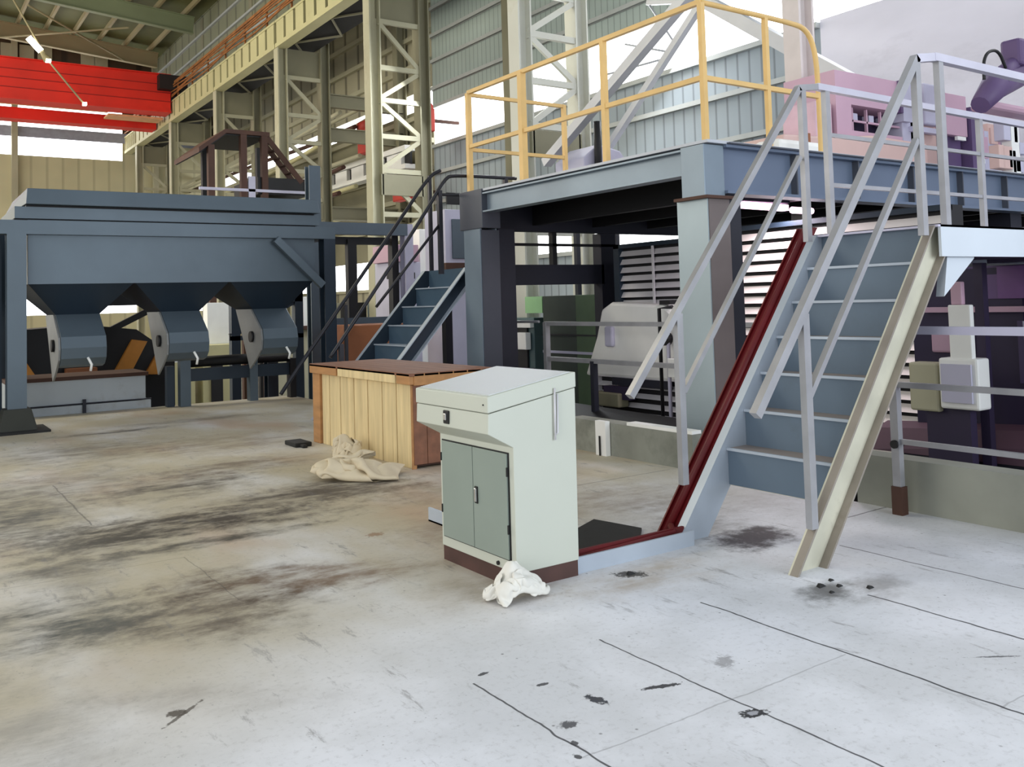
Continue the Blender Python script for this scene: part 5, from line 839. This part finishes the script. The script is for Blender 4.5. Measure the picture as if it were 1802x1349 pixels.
CLOTH_LARGE = '-108 -24 140 -142 -46 172 -186 -55 157 -229 -78 158 -272 -93 161 -309 -104 131 -272 -96 97 -227 -105 118 -177 -122 117 -142 -155 139 -121 -123 179 -94 -104 146 -65 -99 100 -31 -62 89 4 -36 117 41 -10 147 62 22 184 86 62 212 109 106 227 139 149 220 149 200 220 142 248 217 133 296 224 132 317 181 141 278 152 125 237 174 91 214 206 62 182 231 69 134 238 108 141 212 116 191 199 111 240 204 109 286 196 102 334 186 -87 -65 143 -125 -83 154 -171 -92 127 -210 -118 146 -252 -135 151 -296 -148 131 -280 -141 86 -238 -148 103 -199 -167 129 -180 -150 172 -159 -101 169 -133 -90 123 -101 -64 100 -64 -33 114 -36 -8 137 8 24 145 26 52 178 49 87 204 80 127 196 95 170 213 111 202 246 98 243 236 86 286 222 86 304 179 98 287 136 92 238 143 67 207 169 42 171 191 46 120 204 73 151 174 67 191 198 65 235 209 62 284 198 64 318 160 -66 -107 163 -110 -128 153 -151 -134 122 -197 -147 111 -232 -173 124 -274 -187 118 -291 -191 81 -241 -193 97 -235 -174 156 -225 -123 169 -198 -88 136 -166 -67 112 -131 -28 106 -86 -2 99 -51 32 113 -4 51 114 29 79 141 15 114 191 39 149 218 82 154 257 66 194 266 52 232 241 40 269 216 40 295 173 48 288 125 56 240 114 46 196 131 49 149 149 32 105 161 19 155 167 18 181 208 18 230 203 28 264 166 71 272 141 -49 -136 126 -90 -154 123 -133 -174 118 -171 -188 101 -207 -212 116 -245 -217 78 -271 -243 104 -271 -210 140 -263 -155 124 -255 -111 125 -236 -61 128 -201 -30 100 -153 -1 77 -109 35 79 -65 62 82 -17 90 95 22 116 129 58 120 173 72 107 220 50 124 266 24 170 256 13 210 231 -4 253 208 -4 277 168 4 281 119 16 237 102 3 194 119 17 145 114 -7 107 136 -26 135 172 -30 181 185 -1 210 164 43 223 152 84 237 175 -47 -146 74 -79 -177 88 -105 -214 106 -140 -238 105 -180 -245 82 -216 -239 65 -221 -248 124 -224 -209 151 -217 -158 150 -204 -118 121 -194 -75 119 -192 -12 123 -178 31 96 -135 68 93 -90 91 105 -45 100 136 -7 93 162 46 73 170 53 67 224 16 102 243 4 145 222 -23 186 216 -38 223 190 -49 259 161 -38 264 112 -22 237 74 -6 184 73 -13 138 85 -36 109 105 -63 134 137 -36 177 135 13 168 139 62 180 149 104 201 150 -14 -175 70 -43 -215 88 -82 -239 68 -123 -219 54 -159 -199 74 -199 -189 87 -178 -228 112 -171 -208 154 -168 -164 144 -165 -118 146 -154 -65 144 -150 -24 122 -147 23 125 -141 67 140 -104 89 152 -60 57 146 -11 46 152 27 24 174 18 40 222 -7 79 211 -31 120 203 -55 160 196 -78 200 181 -75 221 137 -24 214 130 -50 211 97 -55 184 55 -54 138 52 -70 103 72 -73 150 89 -26 164 91 18 182 96 54 208 108 93 230 111 19 -214 71 -20 -227 43 -62 -202 36 -97 -180 59 -133 -163 85 -167 -157 109 -137 -197 98 -120 -212 138 -117 -165 147 -120 -117 130 -112 -68 128 -107 -26 108 -101 25 109 -98 33 157 -98 60 194 -53 75 192 -33 30 190 -7 -12 188 -14 15 231 -45 53 216 -69 99 218 -96 137 199 -105 160 154 -67 166 128 -51 183 162 -76 182 118 -96 189 69 -104 144 79 -105 130 37 -66 163 38 -42 201 72 3 217 63 39 243 75 67 271 97 39 -210 24 -1 -184 21 -36 -161 38 -72 -139 60 -106 -123 84 -140 -119 104 -106 -165 98 -74 -198 113 -72 -164 143 -81 -122 118 -72 -77 98 -71 -25 90 -62 1 126 -55 21 161 -59 22 210 -51 64 246 -45 22 233 -50 -27 200 -60 -8 240 -82 37 239 -108 76 222 -118 101 180 -77 105 141 -81 130 171 -101 176 180 -110 200 140 -132 201 96 -152 157 82 -137 171 37 -98 199 38 -61 229 49 -27 260 48 4 283 72 35 307 95 65 -168 17 27 -143 27 -9 -118 39 -46 -97 56 -87 -79 76 -99 -93 117 -73 -137 101 -41 -171 91 -26 -154 136 -37 -108 147 -31 -74 112 -21 -30 89 -21 19 107 -12 12 165 -8 46 206 -40 85 208 -78 46 207 -77 6 182 -102 -20 223 -128 17 240 -135 44 203 -120 57 158 -118 89 122 -129 134 139 -148 161 169 -157 209 158 -168 216 114 -192 184 85 -156 208 62 -121 238 47 -90 260 22 -58 294 40 -33 313 78 -1 336 106 90 -129 32 57 -102 43 22 -76 53 -18 -55 58 -50 -44 82 -59 -66 126 -34 -106 116 -10 -126 81 12 -145 123 3 -106 155 1 -61 139 -12 -21 146 18 7 120 32 43 145 10 74 167 -40 77 160 -86 63 162 -123 29 175 -129 -16 191 -165 -9 218 -177 32 195 -165 44 144 -162 84 116 -171 129 113 -192 153 149 -210 196 155 -212 232 126 -217 225 76 -181 250 75 -161 261 37 -126 298 33 -99 304 72 -64 339 92 -32 372 103 119 -110 68 89 -73 69 52 -44 81 18 -24 88 -17 -13 111 -27 -47 140 2 -71 110 24 -89 84 52 -116 119 42 -101 165 41 -46 158 24 -6 178 -2 35 176 -31 52 134 6 82 117 -36 69 113 -84 49 115 -108 11 134 -135 -17 151 -182 -29 172 -215 11 171 -211 46 139 -201 70 101 -217 114 99 -235 141 133 -250 184 129 -261 227 116 -249 261 88 -218 284 70 -193 292 35 -163 316 62 -128 343 79 -90 373 73 -56 404 79 154 -69 81 118 -49 101 84 -25 115 53 7 124 13 -1 152 8 -49 169 39 -46 125 69 -67 89 58 -61 130 72 -84 180 49 -48 213 7 -17 217 -36 -1 176 -14 11 132 25 35 118 -14 35 84 -66 20 83 -116 5 87 -159 0 108 -196 -36 138 -234 -13 138 -251 28 120 -240 54 79 -259 87 107 -281 128 119 -282 170 96 -277 208 71 -270 248 47 -254 289 31 -226 329 32 -190 355 50 -154 381 60 -121 410 71 -89 441 86 184 -41 109 149 -25 133 115 -4 153 82 19 162 53 -11 183 47 -56 183 80 -66 152 83 -105 121 34 -101 131 19 -85 176 20 -80 223 -22 -52 223 -30 -42 169 15 -30 146 37 -16 108 -3 -7 78 -49 -18 65 -101 -38 78 -147 -50 100 -188 -47 108 -201 2 91 -244 -7 79 -282 27 73 -303 68 87 -299 112 75 -281 144 55 -262 184 35 -245 224 10 -223 267 3 -198 311 2 -175 355 2 -150 395 13 -124 431 28 -95 465 43 211 -9 132 180 4 164 151 18 187 120 -2 205 94 -31 206 76 -70 219 106 -90 182 91 -130 161 43 -143 159 -1 -128 180 -8 -113 232 -43 -92 208 -20 -86 167 26 -76 147 38 -68 102 1 -55 82 -37 -40 112 -87 -44 122 -130 -47 137 -166 -4 141 -211 10 137 -254 -26 119 -280 14 122 -263 62 116 -249 88 76 -236 120 47 -217 162 35 -200 206 31 -184 248 23 -158 288 4 -136 333 3 -109 373 3 -86 413 3 -65 455 6 237 29 148 220 8 189 186 -25 203 152 -36 171 128 -65 192 126 -79 237 112 -119 218 81 -142 210 46 -173 194 -1 -174 212 -34 -147 240 -55 -141 192 -20 -129 155 24 -127 143 31 -115 98 -10 -95 92 -30 -76 139 -66 -42 163 -109 -24 175 -159 -19 184 -211 -13 186 -255 -27 168 -239 17 150 -221 35 109 -208 61 72 -190 104 62 -177 148 60 -160 186 35 -139 226 24 -121 270 33 -103 318 39 -72 350 18 -44 393 14 -22 433 11 282 4 159 251 -27 171 216 -55 176 179 -71 154 153 -102 181 167 -111 227 135 -143 250 95 -168 252 53 -183 241 29 -140 235 -7 -128 208 -33 -181 197 -23 -183 153 24 -176 128 5 -156 87 -36 -130 98 -60 -107 134 -89 -84 169 -106 -62 209 -154 -53 218 -204 -57 210 -217 -54 163 -197 -10 156 -181 20 126 -164 57 100 -148 83 66 -133 128 59 -129 178 72 -118 220 73 -83 253 53 -68 303 65 -43 340 56 -20 381 54 5 420 50 294 -18 117 262 -49 127 246 -87 153 205 -108 143 180 -138 166 187 -151 210 159 -181 236 114 -197 220 78 -174 198 55 -133 194 14 -153 167 18 -193 196 4 -226 166 -4 -226 122 -14 -200 91 -41 -175 124 -51 -142 160 -66 -113 201 -105 -106 226 -152 -101 235 -188 -104 202 -173 -77 162 -159 -35 153 -137 12 152 -123 45 119 -104 70 83 -108 117 97 -99 159 108 -81 206 98 -53 242 84 -30 280 84 -2 319 77 21 356 68 45 393 52 310 -47 78 280 -78 88 267 -114 121 229 -141 120 209 -171 150 210 -191 194 170 -214 203 137 -191 177 96 -175 160 67 -130 141 55 -168 144 61 -201 184 51 -240 164 41 -245 113 34 -194 109 6 -166 146 -15 -157 190 -56 -158 218 -100 -153 236 -151 -151 234 -154 -135 185 -131 -86 183 -110 -52 163 -91 -7 156 -77 27 135 -64 66 116 -66 102 111 -50 141 109 -41 182 107 -14 216 99 7 253 76 27 289 50 35 329 28 38 372 10 336 -79 53 309 -111 68 288 -145 92 255 -177 102 240 -204 137 224 -231 173 176 -244 170 137 -223 143 109 -187 115 109 -138 122 98 -151 182 106 -198 177 102 -235 151 83 -253 122 71 -196 137 29 -206 168 -12 -207 189 -60 -201 199 -98 -205 230 -139 -190 211 -107 -147 201 -91 -110 184 -63 -72 162 -55 -30 138 -47 -1 101 -43 39 81 -38 80 70 -35 119 68 -31 160 61 -23 198 54 -16 234 42 -13 280 26 -11 325 14 -11 372 7 362 -113 30 331 -146 40 309 -179 67 282 -212 88 270 -238 128 237 -269 148 190 -262 129 172 -220 114 158 -177 102 158 -154 145 139 -133 173 118 -168 138 129 -209 112 105 -234 86 54 -214 101 23 -238 138 -25 -233 150 -59 -245 180 -102 -247 203 -122 -209 177 -89 -171 171 -79 -133 145 -75 -89 125 -74 -55 93 -82 -14 67 -83 27 57 -82 70 48 -79 113 41 -87 156 55 -69 194 29 -65 237 21 -60 279 14 -56 323 9 -59 371 5 400 -147 31 370 -177 51 340 -213 56 319 -242 87 291 -276 107 245 -291 105 217 -254 94 218 -205 106 206 -162 108 181 -119 122 136 -101 132 136 -144 100 118 -179 71 85 -215 51 48 -248 69 9 -256 97 -28 -270 121 -70 -278 144 -111 -275 164 -99 -231 146 -104 -185 124 -118 -143 115 -119 -99 99 -123 -60 93 -128 -20 80 -131 22 61 -129 64 43 -129 107 32 -123 149 20 -119 193 14 -112 238 10 -107 282 7 -102 326 9 -92 362 41 434 -170 56 405 -205 65 377 -243 68 345 -278 67 299 -298 63 247 -295 61 242 -241 59 219 -200 57 189 -163 63 162 -122 76 127 -83 90 95 -125 94 72 -156 79 47 -189 60 19 -227 40 -14 -259 55 -53 -266 79 -90 -266 100 -133 -277 123 -150 -235 141 -143 -186 155 -143 -135 157 -149 -93 141 -162 -47 127 -174 -21 92 -177 19 67 -176 60 43 -177 102 25 -172 148 13 -166 194 8 -163 239 5 -154 286 31 -128 311 60 -86 330 73 469 -205 51 434 -234 38 393 -257 24 345 -268 19 297 -268 29 250 -276 17 204 -261 31 178 -229 61 152 -186 69 124 -142 67 94 -98 51 61 -95 97 41 -145 109 13 -183 89 -18 -198 53 -48 -231 25 -76 -271 33 -114 -289 63 -149 -261 83 -160 -217 97 -181 -186 127 -188 -139 143 -196 -95 163 -210 -57 131 -223 -16 108 -221 15 68 -222 53 44 -223 96 24 -217 146 11 -219 196 11 -194 231 46 -150 248 60 -106 265 63 -74 284 91 475 -194 4 429 -204 2 383 -214 3 341 -220 19 294 -226 29 248 -224 15 201 -217 6 152 -228 23 118 -210 55 89 -166 56 57 -133 51 22 -109 63 -2 -115 114 -25 -155 104 -55 -188 74 -89 -208 44 -114 -244 37 -146 -278 28 -179 -246 48 -198 -212 71 -217 -171 96 -229 -138 126 -241 -103 150 -247 -80 109 -257 -38 90 -267 2 64 -270 45 40 -270 92 21 -260 145 29 -226 174 58 -175 184 58 -130 203 45 -88 220 63 -75 237 107 464 -147 2 419 -158 3 377 -169 19 337 -180 39 291 -180 38 245 -183 39 198 -184 40 158 -178 14 110 -190 12 65 -194 34 25 -169 48 -12 -146 59 -38 -94 85 -63 -119 82 -94 -151 75 -125 -190 68 -150 -232 67 -161 -289 63 -198 -274 84 -222 -235 98 -242 -202 127 -266 -167 152 -284 -122 149 -290 -76 131 -298 -35 111 -305 7 89 -316 47 63 -303 93 52 -256 120 73 -210 130 66 -163 146 37 -118 156 54 -106 183 95 -116 221 117 452 -101 3 408 -114 14 380 -131 52 338 -144 71 290 -138 58 244 -139 59 199 -138 51 154 -132 32 112 -153 42 87 -189 74 46 -171 91 14 -133 95 -8 -91 59 -40 -129 47 -67 -170 48 -83 -209 80 -113 -246 87 -136 -294 94 -166 -269 123 -188 -232 140 -203 -188 155 -229 -151 179 -252 -105 184 -269 -59 170 -285 -15 152 -306 26 135 -316 63 113 -272 62 84 -247 73 48 -204 84 43 -160 104 47 -148 126 88 -142 162 115 -133 186 154 438 -57 6 401 -71 32 369 -86 62 334 -101 90 289 -109 96 241 -117 100 190 -112 92 158 -100 55 152 -154 72 118 -165 102 77 -141 114 53 -112 75 26 -113 37 -5 -152 29 -34 -193 28 -52 -232 57 -84 -273 64 -96 -294 114 -121 -249 130 -147 -204 131 -165 -175 174 -188 -123 176 -210 -82 187 -230 -38 187 -251 6 178 -265 47 154 -283 89 137 -278 108 93 -269 115 43 -230 121 16 -194 137 35 -194 153 82 -189 172 123 -180 189 163 423 -14 10 390 -27 43 358 -41 74 328 -57 108 290 -72 132 237 -76 126 198 -68 94 207 -104 50 190 -142 86 149 -127 118 110 -102 100 87 -126 63 61 -141 26 32 -178 17 1 -218 15 -27 -259 24 -43 -293 64 -58 -268 112 -79 -228 123 -102 -194 155 -125 -155 176 -146 -109 196 -167 -62 189 -189 -17 202 -208 31 190 -224 68 162 -240 108 140 -253 141 104 -255 162 60 -241 172 14 -193 175 14 -204 198 58 -196 216 102 -180 235 141 417 31 24 382 17 56 353 2 92 326 -14 130 282 -27 147 238 -27 121 239 -46 78 250 -101 74 214 -109 113 170 -88 103 138 -89 61 123 -126 35 96 -168 21 70 -207 10 40 -244 7 16 -280 30 -1 -282 77 -22 -240 97 -40 -207 128 -57 -178 166 -83 -135 176 -104 -89 198 -126 -44 200 -145 7 196 -162 44 174 -181 82 152 -198 123 131 -213 161 106 -230 196 79 -232 219 38 -197 224 4 -165 225 38 -151 230 82 -136 245 123 425 68 49 392 55 81 362 42 116 324 31 146 271 26 142 269 2 97 291 -50 106 267 -78 114 226 -59 102 198 -77 66 178 -114 41 159 -159 41 134 -196 29 108 -231 6 80 -271 9 58 -291 49 39 -270 91 21 -222 103 3 -200 145 -17 -156 164 -38 -113 179 -61 -68 193 -82 -24 195 -101 23 197 -125 70 184 -139 103 152 -160 147 140 -167 179 101 -183 217 75 -207 257 54 -190 273 7 -140 258 13 -132 274 63 -97 260 95 409 112 52 391 99 94 362 88 130 315 81 145 283 60 115 314 16 116 323 -25 99 271 -26 76 256 -62 57 237 -96 43 217 -133 26 194 -172 14 172 -213 7 147 -255 4 122 -291 24 101 -286 68 78 -249 92 60 -225 132 42 -184 159 27 -144 190 1 -98 196 -17 -50 194 -38 0 206 -60 43 182 -81 89 180 -101 126 149 -117 168 131 -143 209 128 -163 249 104 -172 283 70 -170 313 29 -129 304 4 -92 289 38 -59 270 64 428 150 74 395 144 108 351 137 126 310 117 108 313 75 85 341 38 90 320 9 58 308 -32 48 295 -72 35 277 -113 24 257 -153 15 235 -194 8 215 -240 4 188 -279 6 164 -298 46 143 -274 84 123 -242 113 103 -204 139 81 -159 142 63 -119 171 44 -81 197 24 -33 194 4 15 200 -20 63 180 -39 106 172 -58 151 164 -81 190 149 -105 236 143 -122 273 113 -141 311 90 -150 346 55 -117 350 25 -75 330 42 -31 310 44 428 196 82 384 190 100 339 173 93 330 134 67 346 91 56 368 49 56 357 8 34 349 -38 26 337 -83 19 320 -128 12 300 -171 8 278 -213 5 254 -253 3 229 -297 23 207 -288 66 183 -251 87 153 -210 91 144 -182 131 121 -139 150 97 -95 151 83 -54 183 67 -12 208 43 35 203 21 81 194 4 124 164 -16 167 158 -41 214 158 -62 252 133 -83 294 121 -104 335 103 -122 376 82 -104 392 37 -57 372 40 -15 353 34 416 239 68 371 227 71 345 193 49 364 150 38 382 106 31 396 58 23 397 6 18 392 -45 13 380 -94 9 362 -143 6 342 -190 4 317 -235 3 293 -279 2 272 -296 44 247 -267 79 220 -225 78 193 -186 87 174 -151 115 161 -117 148 139 -74 153 118 -34 167 102 9 182 81 51 184 65 96 184 42 142 181 24 189 164 3 231 141 -22 274 139 -42 316 122 -67 358 119 -84 398 99 -82 426 58 -42 417 35 1 398 24'
def cloth(name, data, cx, cy, s, rot, m, lab, zs=1., zo=0.):
    """sheet of 34 x 34 points in millimetres, crumpled; scaled, turned and laid on the deck"""
    v = list(map(int, data.split())); n = 34; ca, sa = math.cos(rot)*s, math.sin(rot)*s
    pts = [(cx+(v[i]*ca-v[i+1]*sa)/1000, cy+(v[i]*sa+v[i+1]*ca)/1000, zo+v[i+2]*zs/1000) for i in range(0, len(v), 3)]
    me = bpy.data.meshes.new(name); me.from_pydata(pts, [], [(i*n+j, (i+1)*n+j, (i+1)*n+j+1, i*n+j+1) for i in range(n-1) for j in range(n-1)])
    me.materials.append(m); me.shade_smooth()
    o = bpy.data.objects.new(name, me); C.objects.link(o)
    sd = o.modifiers.new('solid', 'SOLIDIFY'); sd.thickness = .0025; sd.offset = 1
    sb = o.modifiers.new('sub', 'SUBSURF'); sb.levels = 1; sb.render_levels = 2
    return tag(o, lab, 'cloth')
cloth('crumpled_cloth', CLOTH_SMALL, 2.80, 4.13, 1.08, .6, cloth_w, 'crumpled white cloth at the foot of the control cabinet', 1.9)
cloth('crumpled_cloth', CLOTH_LARGE, 3.60, 8.05, 1.12, -.75, cloth_b, 'crumpled beige sheet on the deck in front of the crate', .85)
cloth('crumpled_cloth', CLOTH_SMALL, 3.96, 8.9, 1.6, 1.9, cloth_b, 'beige cloth bundle leaning against the crate planks', 2.7)
for i, (x, y, s) in enumerate([(4.2, 3.24, .03), (4.28, 3.18, .022), (4.16, 3.14, .018), (4.33, 3.27, .02), (4.38, 3.06, .025), (3.56, 4.07, .03)]):
    k = MB(); k.hexa([(x-s, y-s*.6, 0), (x+s, y-s*.5, 0), (x+s*.8, y+s*.6, 0), (x-s*.6, y+s*.5, 0)], [(x-s*.6, y-s*.3, s*.5), (x+s*.5, y-s*.3, s*.4), (x+s*.4, y+s*.3, s*.45), (x-s*.3, y+s*.3, s*.6)])
    thing_mesh(k, 'debris_chip', rubber, ['largest black chip nearest the right stringer foot', 'mid black chip just below the stringer foot', 'smallest chip left of the stringer foot', 'black chip touching the dark smear behind the stringer foot', 'black chip furthest right of the stringer foot', 'black debris lump on the deck beside the cable tray'][i], 'debris', 'debris chips' if i < 5 else None)
